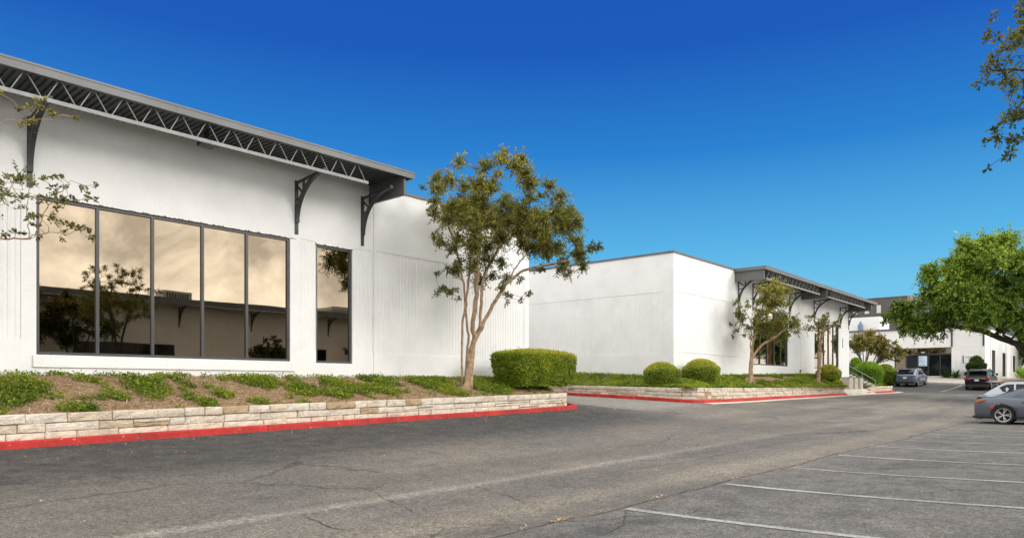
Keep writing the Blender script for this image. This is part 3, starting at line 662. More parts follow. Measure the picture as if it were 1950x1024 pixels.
def canopy(parent, x0, x1, ov, z0, z1, panels, trusses, fas_h=0.2, ends=(True, True)):
    """flat roof canopy along the front: fascia, ribbed metal soffit, boxed end panels, open steel trusses"""
    c = MB(); yo = -ov - 0.12
    c.box(x0, yo, z1 - fas_h, x1, yo + 0.06, z1)
    c.box(x0, yo - 0.012, z1 - 0.035, x1, yo - 0.0005, z1 + 0.012)
    c.box(x0 + 0.001, yo + 0.0605, z1 - 0.06, x1 - 0.001, 0.6, z1 - 0.004)
    for xx, on in ((x0, ends[0]), (x1 - 0.06, ends[1])):
        if on: c.box(xx, yo + 0.061, z1 - fas_h + 0.003, xx + 0.06, -0.01, z1 - 0.0605)
    s = x0 + 6.1
    while s < x1 - 1: c.box(s - 0.006, yo - 0.004, z1 - fas_h + .002, s + 0.006, yo - 0.0005, z1 - 0.036); s += 3.05
    o = c.build('canopy', 'fascia_grey', parent)
    d = MB(); p = 0.15; n = int((x1 - x0 - 0.14) / p); xs = x0 + 0.07; prof = []
    for i in range(n): s = xs + i * p; prof += [(s, z1 - 0.075), (s + 0.05, z1 - 0.075), (s + 0.07, z1 - 0.115), (s + 0.13, z1 - 0.115)]
    d.loft([[(a, yo + 0.065, b) for a, b in prof], [(a, -0.003, b) for a, b in prof]], closed=False, caps=False)
    d.build('soffit', 'soffit_deck', o)
    for px in panels:
        e = MB(); e.box(px, -ov, z0, px + 0.09, -0.004, z1 - 0.116); e.box(px - 0.01, -ov - 0.012, z0 - 0.03, px + 0.10, -0.003, z0 - 0.0005); e.build('end_panel', 'trim_grey', o)
    for a, b_ in trusses: truss(o, a, b_, -ov + 0.03, z0 + 0.05, z1 - 0.18)
    return o
def coping(parent, pts, z, w=0.32, h=0.11):
    b = MB()
    for k, ((xa, ya), (xb, yb)) in enumerate(pts): b.box(min(xa, xb), min(ya, yb), z, max(xa, xb), max(ya, yb), z + h - 0.003 * k)
    return b.build('coping', 'trim_grey', parent)

# ------------------------------------------------------------------ near building
def near_building():
    root = thing('office_building', 'nearest white ribbed office building with big five-pane bronze window and small window', 'building', (0, 20, 0))
    b = MB(); zb = -1.6
    wall_mesh(b, -26, 15.05, zb, 6.9, holes=[(5.06, 0.74, 11.86, 4.58), (12.78, 0.72, 14.18, 4.54), (-4.5, 0.74, 2.3, 4.58)], ribs=[(2.9, 1.1, 4.75, 4.64), (12.22, 1.12, 12.77, 4.62), (14.20, 1.12, 15.02, 4.62)])
    wall_mesh(b, 15.075, 23.3, zb, 6.83, ribs=[(15.16, 1.10, 23.0, 4.64)])
    b.quad((15.05, 0, zb), (15.05, 0.03, zb), (15.05, 0.03, 6.83), (15.05, 0, 6.83)); b.quad((15.05, 0.03, zb), (15.075, 0.03, zb), (15.075, 0.03, 6.83), (15.05, 0.03, 6.83)); b.quad((15.075, 0.03, zb), (15.075, 0, zb), (15.075, 0, 6.83), (15.075, 0.03, 6.83))
    b.quad((23.3, 0, zb), (23.3, 30, zb), (23.3, 30, 6.83), (23.3, 0, 6.83)); b.quad((23.3, 30, zb), (-26, 30, zb), (-26, 30, 6.83), (23.3, 30, 6.83)); b.quad((-26, 30, zb), (-26, 0, zb), (-26, 0, 6.83), (-26, 30, 6.83))
    b.box(15.2, 0.25, 6.3, 23.0, 0.3, 6.829)
    b.build('wall', 'white_stucco', root)
    r = MB(); r.quad((-26, 0.1, 6.6), (23.25, 0.1, 6.6), (23.25, 29.9, 6.6), (-26, 29.9, 6.6)); r.build('roof', 'roof_gravel', root)
    coping(root, [((15.0, -0.04), (23.34, 0.26)), ((23.04, 0.261), (23.34, 29.8))], 6.832, h=0.09)
    s = MB(); s.cbox(4.98, -0.05, 0.44, 12.0, 0.0, 0.735, 0.012); s.build('sill', 'white_stucco', root)
    window(root, 5.06, 0.74, 11.86, 4.58, [6.42, 7.77, 9.13, 10.46]); window(root, 12.78, 0.72, 14.18, 4.54, []); window(root, -4.5, 0.74, 2.3, 4.58, [-3.14, -1.78, -0.42, 0.94])
    rg = random.Random(44); q = MB()
    for xa, xb, z in ((5.0, 11.95, 4.585), (12.75, 14.2, 4.545)):
        x = xa; q.poly([(xa, -0.004, z - 0.006), (xb, -0.004, z - 0.006), (xb, -0.004, z), (xa, -0.004, z)])
        while x < xb:
            w_ = rg.uniform(0.03, 0.16); h_ = rg.uniform(0.004, 0.03) * (rg.random() < 0.75); 
            if h_: q.poly([(x, -0.005, z - 0.005), (x + w_, -0.005, z - 0.005), (x + w_ * rg.uniform(.6, 1), -0.005, z + h_ * rg.uniform(.4, 1)), (x + w_ * rg.uniform(0, .4), -0.005, z + h_)])
            x += w_
    q.build('caulk', 'dark_steel', root)
    canopy(root, -26, 15.22, 1.86, 6.24, 6.97, [14.87], [(-26, 13.45)], ends=(True, True))
    for x in (-4.6, 2.4 - 5.0, 4.92, 12.07, 14.58): bracket(root, x, 6.42)
    l = MB(); l.box(8.55, -1.15, 6.45, 8.95, -0.85, 6.62); l.box(8.7, -1.02, 6.62, 8.8, -0.94, 6.85); l.box(8.53, -1.18, 6.44, 8.97, -1.15, 6.60); l.build('floodlight', 'dark_steel', root)
    return root
near_building()

# ------------------------------------------------------------------ second building
def second_building():
    root = thing('office_building', 'white office building in the middle with blank side wall and two tall window bays', 'building', (32.4, 18.1, 0), RB)
    b = MB(); zb = -1.2
    wall_mesh(b, 0, 18.8, zb, 6.75, holes=[(10.3, 1.27, 16.3, 4.8)], ribs=[])
    wall_mesh(b, 18.83, 30.55, zb, 6.75, holes=[(21.8, 1.25, 27.7, 4.72)])
    b.quad((18.8, 0, zb), (18.8, 0.03, zb), (18.8, 0.03, 6.75), (18.8, 0, 6.75)); b.quad((18.8, 0.03, zb), (18.83, 0.03, zb), (18.83, 0.03, 6.75), (18.8, 0.03, 6.75)); b.quad((18.83, 0.03, zb), (18.83, 0, zb), (18.83, 0, 6.75), (18.83, 0.03, 6.75))
    # raised joint lines and the panel of the front
    for xa, xb, z in ((0.55, 10.0, 4.83), (0.55, 10.0, 1.71), (16.6, 21.5, 4.80), (16.6, 21.5, 1.60), (27.9, 30.4, 4.80)): b.box(xa, -0.022, z, xb, -0.0005, z + 0.03)
    # side wall (faces the alley): same kit turned by 90 degrees
    sb = MB(); wall_mesh(sb, -30, -0.001, zb, 6.75, ribs=[(-29.5, 1.62, -0.55, 4.80)])
    base = len(b.v); b.v += [(y, -x, z) for x, y, z in sb.v]; b.f += [tuple(base + i for i in f) for f in sb.f]; b.t += sb.t
    b.quad((30.55, 0, zb), (30.55, 30, zb), (30.55, 30, 6.75), (30.55, 0, 6.75)); b.quad((30.55, 30, zb), (0, 30, zb), (0, 30, 6.75), (30.55, 30, 6.75))
    b.build('wall', 'white_stucco', root)
    r = MB(); r.quad((0.1, 0.1, 6.5), (30.5, 0.1, 6.5), (30.5, 29.9, 6.5), (0.1, 29.9, 6.5)); r.build('roof', 'roof_gravel', root)
    coping(root, [((-0.05, -0.05), (7.4, 0.25)), ((-0.05, 0.2), (0.25, 29.9)), ((-0.05, 29.6), (30.6, 29.95)), ((30.3, 0.65), (30.6, 29.7))], 6.752, h=0.10)
    window(root, 10.3, 1.27, 16.3, 4.8, [11.5, 12.7, 13.9, 15.1]); window(root, 21.8, 1.25, 27.7, 4.72, [22.98, 24.16, 25.34, 26.52])
    canopy(root, 7.4, 31.75, 1.75, 6.1, 6.84, [7.52, 18.9, 30.35], [(7.8, 17.4), (19.2, 28.5)])
    for x in (8.05, 10.2, 16.55, 21.68, 28.1, 30.42): bracket(root, x, 6.28)
    s = MB(); s.box(28.7, -0.03, 3.05, 28.74, -0.0005, 3.82); s.build('sign_bar', 'black_paint', root)
    s = MB(); s.box(28.745, -0.025, 3.05, 29.45, -0.0005, 3.82); sp = s.build('address_sign', 'white_panel', root)
    s = MB(); s.cbox(18.6, -0.1, 0.92, 18.75, -0.0005, 1.1, 0.01); s.build('junction_box', 'cabinet_lid', root)
    return root
second_building()

# ------------------------------------------------------------------ building at the end of the lot (front faces the camera side, -X)
def text(parent, body, size, loc, rot, m):
    c = bpy.data.curves.new('lettering', 'FONT'); c.body = body; c.size = size; c.align_x = 'CENTER'; c.align_y = 'CENTER'; c.extrude = 0.004; c.materials.append(MATS[m])
    o = bpy.data.objects.new('lettering', c); COL.objects.link(o); bpy.context.view_layer.update(); me = bpy.data.meshes.new_from_object(o.evaluated_get(bpy.context.evaluated_depsgraph_get())); bpy.data.objects.remove(o); o = bpy.data.objects.new('lettering', me); COL.objects.link(o); o.location = loc; o.rotation_euler = rot; o.parent = parent; return o
def end_building():
    # local x runs towards world -Y; local x = 30 - Y  (Y = 30 at x = 0)
    root = thing('office_building', 'white office building at the end of the lot with bronze entrance storefront', 'building', (85.8, 30, 0), R(-90))
    lx = lambda Y: 30 - Y
    b = MB(); zb = -0.6; zt = 5.95; xc = lx(12.57)
    wall_mesh(b, -14, xc, zb, zt, holes=[(lx(20.98), 0.95, lx(15.53), 3.98)], ribs=[(lx(15.2), 0.8, lx(12.85), 4.05)], reveal=0.5)
    sb = MB(); h2 = [(88.9 - 85.8, 1.2, 92.2 - 85.8, 3.74), (97.0 - 85.8, 1.0, 100.1 - 85.8, 3.68), (105.2 - 85.8, 1.6, 107.4 - 85.8, 3.6)]
    wall_mesh(sb, 0.001, 40, zb, zt, holes=h2)
    base = len(b.v); b.v += [(xc - y, x, z) for x, y, z in sb.v]; b.f += [tuple(base + i for i in f) for f in sb.f]; b.t += sb.t
    b.quad((-14, 0, zb), (-14, 40, zb), (-14, 40, zt), (-14, 0, zt)); b.quad((-14, 40, zb), (xc, 40, zb), (xc, 40, zt), (-14, 40, zt))
    for x in (2.9, 13.3, 17.6, 25.2): b.box(xc, x, zb, xc + 0.12, x + 0.35, zt - 0.1)        # pilasters on the sunny side
    b.build('wall', 'white_stucco', root)
    r = MB(); r.quad((-13.9, 0.1, 5.7), (xc - 0.1, 0.1, 5.7), (xc - 0.1, 39.9, 5.7), (-13.9, 39.9, 5.7)); r.build('roof', 'roof_gravel', root)
    mat('coping_blue', (0.09, 0.105, 0.13), 0.5)
    cp = MB(); cp.box(-14, -0.12, zt, xc + 0.12, 0.3, zt + 0.2); cp.box(xc - 0.3, 0.301, zt, xc + 0.12, 40, zt + 0.2); cp.build('coping', 'coping_blue', root)
    # storefront
    x0, x1 = lx(20.98), lx(15.53)
    w = window(root, x0, 3.30, x1, 3.98, [lx(19.86), lx(18.79), lx(17.7), lx(16.63)], y=0.35, fw=0.07)
    window(root, lx(19.86), 0.95, x1, 3.29, [lx(18.79), lx(17.7), lx(16.63)], y=0.35, fw=0.07, glass='car_glass')  # lower panes in dark glass: the dim reflection is put into their colour
    window(root, x0, 0.95, lx(19.865), 3.29, [], y=0.35, fw=0.07)
    d = MB(); da, db = lx(18.76), lx(17.73)
    d.box(da, 0.30, 0.96, da + 0.09, 0.345, 3.33); d.box(db - 0.09, 0.30, 0.96, db, 0.345, 3.33); d.box(da + 0.09, 0.30, 3.2, db - 0.09, 0.345, 3.33); d.box(da + 0.09, 0.30, 0.96, db - 0.09, 0.345, 1.15)
    do = d.build('door', 'black_paint', root)
    g = MB(); g.quad((da + 0.09, 0.33, 1.15), (db - 0.09, 0.33, 1.15), (db - 0.09, 0.33, 3.2), (da + 0.09, 0.33, 3.2)); g.build('door_glass', 'car_glass', do)
    p = MB(); p.box(da + 0.12, 0.315, 2.05, db - 0.11, 0.325, 3.12); pb = p.build('notice', 'poster', do)
    pi = MB()
    for k, (wd, hh) in enumerate(((0.3, .07), (0.0, 0), (0.35, .035), (0.5, .03), (0.55, .03), (0.5, .03), (0, 0), (0.6, .06))):
        z = 2.98 - k * 0.115
        if wd: pi.box(da + 0.17, 0.309, z - hh, da + 0.17 + wd, 0.3145, z)
    pi.build('notice_print', 'poster_ink', do)
    n = MB(); n.box(da + 0.35, 0.34, 3.47, da + 0.68, 0.345, 3.56); n.build('door_number', 'white_panel', root)
    rr = MB(); rr.box(x0 + 0.02, 1.2, 0.9, x1 - 0.02, 1.25, 3.9); rr.build('lobby_dark_sheet', 'black_paint', root)  # black sheet: the dark of the interior put into its colour
    for (xa, za, xb, zb2) in h2:
        f = MB(); q = 4; 
        for i in range(q + 1):
            xx = xa + (xb - xa) * i / q; f.box(xc - 0.12, max(xa, xx - 0.04), za, xc - 0.05, min(xb, xx + 0.04), zb2)
        f.box(xc - 0.12, xa + .041, zb2 - 0.06, xc - 0.051, xb - .041, zb2); f.box(xc - 0.12, xa + .041, za, xc - 0.051, xb - .041, za + 0.06)
        fo = f.build('window', 'frame_dark', root); g = MB(); g.quad((xc - 0.09, xa, za), (xc - 0.09, xb, za), (xc - 0.09, xb, zb2), (xc - 0.09, xa, zb2)); g.build('glass', 'bronze_glass', fo)
    for Y in (15.5, 12.72):
        t = MB(); t.box(lx(Y) - 0.07, -0.06, 4.0, lx(Y) + 0.07, -0.001, 5.9); t.bar((lx(Y), -0.03, 5.3), (lx(Y), -1.2, 5.85), 0.08); t.bar((lx(Y), -0.03, 5.85), (lx(Y), -1.3, 5.87), 0.08); t.build('bracket', 'dark_steel', root)
    # wall sign
    s = MB(); s.box(lx(14.53), -0.05, 2.28, lx(14.44), -0.001, 3.06); s.build('sign_bar', 'black_paint', root)
    s = MB(); s.box(lx(14.43), -0.04, 2.28, lx(13.5), -0.001, 3.06); sg = s.build('address_sign', 'white_panel', root)
    text(sg, 'Building', 0.21, (lx(13.96), -0.046, 2.90), (R(90), 0, 0), 'black_paint'); text(sg, '10', 0.24, (lx(13.96), -0.046, 2.66), (R(90), 0, 0), 'black_paint')
    return root
end_building()
def walkway():
    b = MB(); ys = np.arange(-2, 44, 1.0); rings = []
    for y in ys:
        z0 = gz(79.6, y); zw = float(np.interp(y, [10, 12.6, 16, 21, 30], [0.5, 0.62, 0.86, 0.98, 1.1]))
        rings.append([(79.6, y, z0 - 0.2), (79.62, y, z0 + 0.15), (80.0, y, z0 + 0.165), (85.83, y, zw)])
    b.loft(rings, closed=False, caps=False); struct(b.build('sidewalk', 'concrete'))
    b = MB(); rings = []       # planting strip right of the parked cars
    for x in np.arange(74.0, 112, 1.0):
        zz = max(gz(x, 9), gz(x, 5)); k = min(1.0, max(0, (x - 79) / 6)); rings.append([(x, 5.5, gz(x, 5.5) - 0.1), (x, 5.52, gz(x, 5.5) + 0.14), (x, 6.2, gz(x, 5.5) + 0.25), (x, 8.4, gz(x, 8.4) + 0.30), (x, 12.56 if x > 79.7 else 8.6, (0.62 if x > 79.7 else gz(x, 8.6) - 0.1))])
    b.loft(rings, closed=False, caps=False); b.poly(rings[0]); struct(b.build('planting_strip', 'mulch'))
walkway()
t = thing('garden_wall', 'low tan sandstone wall beyond the yellow-green plants by the sunny side wall', 'stone wall', (91, 9.2, 0))
g_ = MB(); g_.cbox(-1.5, -0.4, 0.0, 9, 0.2, 1.75, 0.03); g_.build('stone_face', 'sandstone', t); g_ = MB(); g_.cbox(-1.6, -0.5, 1.752, 9.1, 0.3, 1.86, 0.02); g_.build('cap', 'pale_concrete', t)
t = thing('rooftop_unit', 'white boxy rooftop housing above the blue-edged roof of the entrance building', 'rooftop unit', (92, 27.6, 5.7))
b_ = MB(); b_.cbox(0, -3.6, 0, 4, 3.6, 2.45, 0.04); b_.build('housing', 'white_panel', t)
b_ = MB(); b_.tube([(-0.55, -1.6, 0), (-0.55, -1.6, 1.5), (-0.55, -1.6, 1.75)], [0.3, 0.3, 0.15], 14); b_.tube([(-0.55, -1.6, 1.75), (-0.55, -1.6, 1.95)], 0.1, 10); b_.build('vent_drum', 'blue_drum', t)

# ------------------------------------------------------------------ dark multi-storey block far behind
def far_block():
    root = thing('office_block', 'dark grey-brown multi-storey block far behind with small pale windows', 'building', (150, 34.4, 0), R(-90))
    b = MB(); b.box(-20, 0, -1, 0, 30, 16.8); b.build('wall', 'far_wall', root)
    b = MB(); b.box(0.6, 2.0, -1, 22, 30, 16.9); b.build('side_wing', 'far_wall_pale', root)
    b = MB(); b.box(-0.0, -0.15, -1, 0.58, 2.2, 16.9); b.build('corner_strip', 'sandstone', root)
    b = MB(); b.box(0.05, -0.25, 12.0, 0.5, -0.16, 14.2); b.build('accent_panel', 'far_accent', root)
    k = MB(); k.box(-20.05, -0.1, 16.802, 0.02, 0.3, 16.95); k.build('coping', 'trim_grey', root)
    wp = None
    for r_ in range(5):
        for c in range(8):
            x = -5.3 - c * 2.15; z = 14.05 - r_ * 2.75
            if x < -19.5: continue
            if wp is None:
                w = MB(); w.box(0, -0.06, 0, 0.75, 0.02, 1.45); w.box(-0.05, -0.08, -0.08, 0.8, 0.01, -0.001); wp = w.build('window', 'far_window', root); wp.location = (x, 0, z)
            else: copy_part(wp, root, (x, 0, z))
far_block()

# ------------------------------------------------------------------ opposite building (behind the camera, mirrored in the glass)
def opposite_building():
    root = thing('office_building', 'shaded tan-looking office building mirrored in the bronze glass, canopy and brackets facing the lot', 'building', (60, -23, 0), R(180))
    X = lambda wx: 60 - wx
    b = MB(); zb = -1.6; H = [(X(26.5), 0.9, X(18.8), 3.55), (X(41.8), 0.9, X(33.9), 3.65)]
    wall_mesh(b, 0, 90, zb, 7.0, holes=H, ribs=[(X(18.3), 0.9, X(15.0), 3.5), (X(33.2), 0.9, X(28.6), 3.75), (X(14), .9, X(2), 3.7)])
    b.quad((0, 0, zb), (0, 25, zb), (0, 25, 7), (0, 0, 7)); b.quad((90, 0, zb), (90, 25, zb), (90, 25, 7), (90, 0, 7)); b.quad((0, 25, zb), (90, 25, zb), (90, 25, 7), (0, 25, 7))
    mat('tan_stucco', (0.82, 0.77, 0.68), 0.85, noise=(0.8, 0.08), bump=(22, 0.02)); b.build('wall', 'tan_stucco', root)
    r = MB(); r.quad((0, 0.1, 6.8), (90, 0.1, 6.8), (90, 24.9, 6.8), (0, 24.9, 6.8)); r.build('roof', 'roof_gravel', root)
    for h in H: window(root, h[0], h[1], h[2], h[3], [h[0] + (h[2] - h[0]) * k / 5 for k in range(1, 5)], glass='car_glass')
    canopy(root, 0, 90, 1.86, 6.75, 7.35, [10, 50], [(1, 48)], fas_h=0.5)
    for wx in (18.0, 26.9, 33.6, 42.1, 10, 50): bracket(root, X(wx), 6.75)
    l = MB(); l.box(X(22.2), -1.2, 6.35, X(21.4), -0.7, 6.75); l.build('floodlight', 'black_paint', root)
    u = thing('rooftop_unit', 'grey rooftop air conditioner with louvred side mirrored in the third big pane', 'air conditioner', (28.5, -28, 7.0))
    c = MB(); c.cbox(-1.3, -1.0, 0, 1.3, 1.0, 1.75, 0.03); c.build('housing', 'unit_metal', u)
    g = MB()
    for k in range(9): g.box(-1.0 + k * 0.23, 1.001, 0.45, -0.86 + k * 0.23, 1.02, 1.55)
    g.build('louvre', 'unit_grille', u)
    u = thing('rooftop_unit', 'pale flared rooftop hood mirrored in the small window', 'rooftop unit', (46.5, -28, 6.8))
    c = MB(); c.loft([[(-1, -1, 0), (1, -1, 0), (1, 1, 0), (-1, 1, 0)], [(-1, -1, .8), (1, -1, .8), (1, 1, .8), (-1, 1, .8)], [(-1.7, -1.7, 1.5), (1.7, -1.7, 1.5), (1.7, 1.7, 1.5), (-1.7, 1.7, 1.5)], [(-1.7, -1.7, 1.8), (1.7, -1.7, 1.8), (1.7, 1.7, 1.8), (-1.7, 1.7, 1.8)]]); c.build('housing', 'unit_metal', u)
opposite_building()

# ------------------------------------------------------------------ trees
def resmooth(pl, n=4):
    P = [np.array(p, float) for p in pl]; out = []
    for i in range(len(P) - 1):
        a = P[max(i - 1, 0)]; b = P[i]; c = P[i + 1]; d = P[min(i + 2, len(P) - 1)]
        for k in range(n):
            t = k / n; out.append(0.5 * ((2 * b) + (c - a) * t + (2 * a - 5 * b + 4 * c - d) * t * t + (3 * b - a - 3 * c + d) * t ** 3))
    return out + [P[-1]]
def tree(name, label, loc, rz, stems, clumps, leaf='crape_leaf', bark='bark_smooth', r_base=0.2, r_tip=0.008, leaf_len=0.06, dens=1.0, seed=1, group=None, tipbias=0.35, twigs=True, flare=1.5, ysc=1.0, cat='tree', leaf_w=0.5, per_twig=13, r_exp=0.66, stem_w=0.05, spread=1.0):
    """stems: polylines of (x, y, z); clumps: (x, y, z, radius). Branches grow from the stems to every clump; radii follow the pipe model."""
    rg = np.random.default_rng(seed); root = thing(name, label, cat, loc, rz, group)
    pos = [np.array((0., 0., -0.25))]; par = [-1]; stem_end = []
    for s in stems:
        S = resmooth(s, 4); d = [np.linalg.norm(S[0] - p) for p in pos]; last = int(np.argmin(d))
        for p in S:
            p = p + rg.normal(size=3) * 0.012
            if np.linalg.norm(p - pos[last]) < 0.02: continue
            pos.append(p); par.append(last); last = len(pos) - 1
        stem_end.append(last)
    wt = {}
    C = np.array(clumps, float); cen = C[:, :3].mean(0)
    P0 = np.array(pos); order = np.argsort([np.min(np.linalg.norm(P0 - c[:3], axis=1)) for c in C]); cl_node = {}
    for ci in order:
        c = C[ci, :3]; A = np.array(pos); v = c - A; dist = np.linalg.norm(v, axis=1)
        cost = dist * (1 + 0.9 * np.clip(0.25 - v[:, 2] / (dist + 1e-6), 0, 1.3)) + 0.4 * (A[:, 2] < 0.22 * C[:, 2].max())
        cost[0] += 9
        j = int(np.argmin(cost)); a = A[j]; n = max(2, int(dist[j] / 0.28)); pd = a - (A[par[j]] if par[j] >= 0 else a - (0, 0, 1)); pd = pd / (np.linalg.norm(pd) + 1e-6)
        ctl = a + pd * dist[j] * 0.35 + np.array((0, 0, 0.08 * dist[j])); last = j
        for k in range(1, n + 1):
            t = k / n; p = (1 - t) ** 2 * a + 2 * t * (1 - t) * ctl + t * t * c + rg.normal(size=3) * 0.018 * dist[j] ** 0.5 * (k < n)
            pos.append(p); par.append(last); last = len(pos) - 1
        wt[last] = wt.get(last, 0) + C[ci, 3] ** 2; cl_node[ci] = last
    A = np.array(pos); n = len(A); w = np.zeros(n)
    for k, v in wt.items(): w[k] += v
    for k in stem_end: w[k] += stem_w * sum(wt.values())
    for i in range(n - 1, 0, -1): w[par[i]] += w[i]
    rad = r_tip + (r_base - r_tip) * (w / w[0]) ** r_exp
    if flare: rad *= 1 + (flare - 1) * np.exp(-np.clip(A[:, 2], 0, None) / 0.22)
    ch = [[] for _ in range(n)]
    for i in range(1, n): ch[par[i]].append(i)
    b = MB(); stack = [(0, None)]
    while stack:
        i, frm = stack.pop(); chain = [frm] if frm is not None else []; cur = i
        while True:
            chain.append(cur)
            if not ch[cur]: break
            k = max(ch[cur], key=lambda q: w[q])
            for q in ch[cur]:
                if q != k: stack.append((q, cur))
            cur = k
        if len(chain) < 2: continue
        rr = [float(rad[q]) for q in chain]
        if frm is not None: rr[0] = min(rr[0], rr[1] * 1.15)
        m = 8 if max(rr) > 0.04 else (5 if max(rr) > 0.015 else 4)
        b.tube([A[q] for q in chain], rr, m)
    LP, LD, LN, LT, LS = [], [], [], [], []; zmax = C[:, 2].max(); zmin = C[:, 2].min()
    for ci in range(len(C)):
        c = C[ci, :3]; r = C[ci, 3]; nt = max(3, int(dens * 9 * (r / 0.29) ** 2)); out = c - cen; out = out / (np.linalg.norm(out) + 1e-6)
        hb = (c[2] - zmin) / (zmax - zmin + 1e-6)
        for k in range(nt):
            d = rand_dirs(rg, 1)[0] + out * 0.45 + np.array((0, 0, 0.25)); d /= np.linalg.norm(d)
            L_ = r * rg.uniform(0.8, 1.75) * spread; s0 = c + rand_dirs(rg, 1)[0] * r * rg.uniform(0, 0.75)
            m = max(4, int(per_twig * rg.uniform(0.8, 1.4))); t = np.linspace(0.08, 1, m)
            droop = np.array((0, 0, -1.0)) * (t[:, None] ** 2) * L_ * rg.uniform(0.0, 0.35)
            P = s0 + d * (t[:, None] * L_) + droop
            if twigs:
                q = [tuple(s0), tuple(P[m // 2]), tuple(P[-1])]; b.tube(q, [r_tip * 0.6, r_tip * 0.45, r_tip * 0.25], 3, cap=False)
                if k % 3 == 0: b.tube([tuple(c), tuple(s0)], [r_tip * 0.8, r_tip * 0.6], 3, cap=False)
            side = np.cross(d, rand_dirs(rg, 1)[0]); side /= np.linalg.norm(side) + 1e-6; sg = np.where(np.arange(m) % 2 == 0, 1.0, -1.0)[:, None]
            D = d * 0.55 + side * sg * 0.9 + rg.normal(size=(m, 3)) * 0.35 + np.array((0, 0, -0.1)); LP.append(P + side * sg * 0.01); LD.append(D)
            N = rg.normal(size=(m, 3)) * 0.55 + np.array((0, 0, 0.8)) + d * 0.2; LN.append(N)
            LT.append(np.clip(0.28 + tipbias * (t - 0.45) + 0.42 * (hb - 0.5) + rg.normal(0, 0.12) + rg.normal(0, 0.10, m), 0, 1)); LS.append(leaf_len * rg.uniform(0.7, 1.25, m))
    b.build('trunk', bark, root, smooth=True)
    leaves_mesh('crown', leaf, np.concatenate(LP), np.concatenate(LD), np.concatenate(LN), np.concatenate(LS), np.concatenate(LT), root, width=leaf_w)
    return root
CAMR = R(-48)          # local x runs across the view, local y away from it
def trace(pts, x0, y0, k, rg, dep, lean=0.0):
    """outline points -> metres, with each clump given its own depth inside the crown"""
    out = []
    for x, y, r in pts:
        a = (x - x0) * k; h = (y0 - y) * k; out.append((a, rg.uniform(-dep, dep), h, r * k))
    return out
def tstem(pts, x0, y0, k, ys): return [((x - x0) * k, ys * i / max(1, len(pts) - 1), (y0 - y) * k) for i, (x, y) in enumerate(pts)]

def tree_main():
    rg = np.random.default_rng(11); k = 0.01826 / 1.8975; x0, y0 = 205, 922
    cl = [(340,75,25),(400,100,30),(430,150,30),(370,130,25),(430,190,30),(350,180,30),(300,200,25),(190,100,25),(240,115,30),(200,150,30),(250,160,30),(120,165,25),(80,140,14),(60,190,11),(110,210,22),(160,210,30),(200,220,35),(250,230,35),(300,250,35),(345,240,35),(150,260,35),(100,260,22),(200,290,40),(250,310,40),(300,310,40),(350,300,40),(400,290,40),(440,280,35),(480,260,35),(530,250,28),(580,275,28),(560,300,35),(520,300,35),(480,320,40),(430,330,40),(590,340,28),(600,370,22),(550,350,35),(500,370,35),(450,370,30),(110,320,22),(150,330,30),(100,370,14),(180,370,30),(230,380,35),(280,390,35),(330,380,35),(130,410,22),(170,430,25),(220,440,30),(280,450,30),(330,440,25),(190,480,18),(240,500,22),(300,490,18),(100,490,11),(140,492,12),(130,560,18),(165,575,13),(110,580,11),(185,600,10),(350,500,22),(400,520,14),(330,560,14),(430,560,11),(360,580,13),(350,610,9),(400,590,9),(480,460,18),(520,430,28),(560,440,28),(600,450,28),(640,430,20),(665,425,13),(620,480,22),(580,490,20),(540,480,18),(500,410,22),(470,230,14),(320,130,18),(260,270,38),(320,340,38),(380,240,34),(390,350,34),(220,250,34),(430,230,26),(540,400,24)]
    cl = [(x, y + max(0, (260 - y)) * 0.17 + (8 if y < 320 else 0), r) for x, y, r in cl]
    C = trace(cl, x0, y0, k, rg, 1.5)
    C = [(a, d * min(1.0, 0.35 + h / 7.0), h, r) for a, d, h, r in C]
    # the crown is as deep as it is wide: a second scatter of clumps behind and before
    for _ in range(34):
        a, d, h, r = C[rg.integers(0, 52)]; C.append((a + rg.uniform(-.4, .4), rg.choice((-1, 1)) * rg.uniform(1.0, 2.1), h + rg.uniform(-.5, .3), r))
    st = [tstem([(192,915),(190,800),(193,690),(203,600),(195,520),(175,430),(150,350)], x0, y0, k, -0.5), tstem([(212,915),(222,780),(242,720),(272,660),(310,590),(350,530),(390,460),(440,400)], x0, y0, k, 0.5),
          tstem([(203,915),(206,780),(212,720),(200,640),(205,560),(215,480),(225,400),(235,320)], x0, y0, k, 0.9), tstem([(217,790),(237,730),(228,690),(240,620),(245,540),(250,450),(260,360),(300,280)], x0, y0, k, -0.9),
          tstem([(255,690),(258,600),(262,540),(280,470),(320,400),(360,330)], x0, y0, k, 0.7), tstem([(345,540),(400,490),(460,470),(560,450),(620,430)], x0, y0, k, 0.3)]
    tree('crape_myrtle_tree', 'tall multi-stemmed crape myrtle with smooth tan trunks next to the big clipped hedge', (17.3, 17.72, bankA_z(17.3, 0.32) - 0.03), CAMR, st, C, r_base=0.185, r_tip=0.006, leaf_len=0.080, dens=5.4, spread=0.92, seed=2, flare=1.35, leaf_w=0.55, stem_w=0.10, r_exp=0.80)
tree_main()
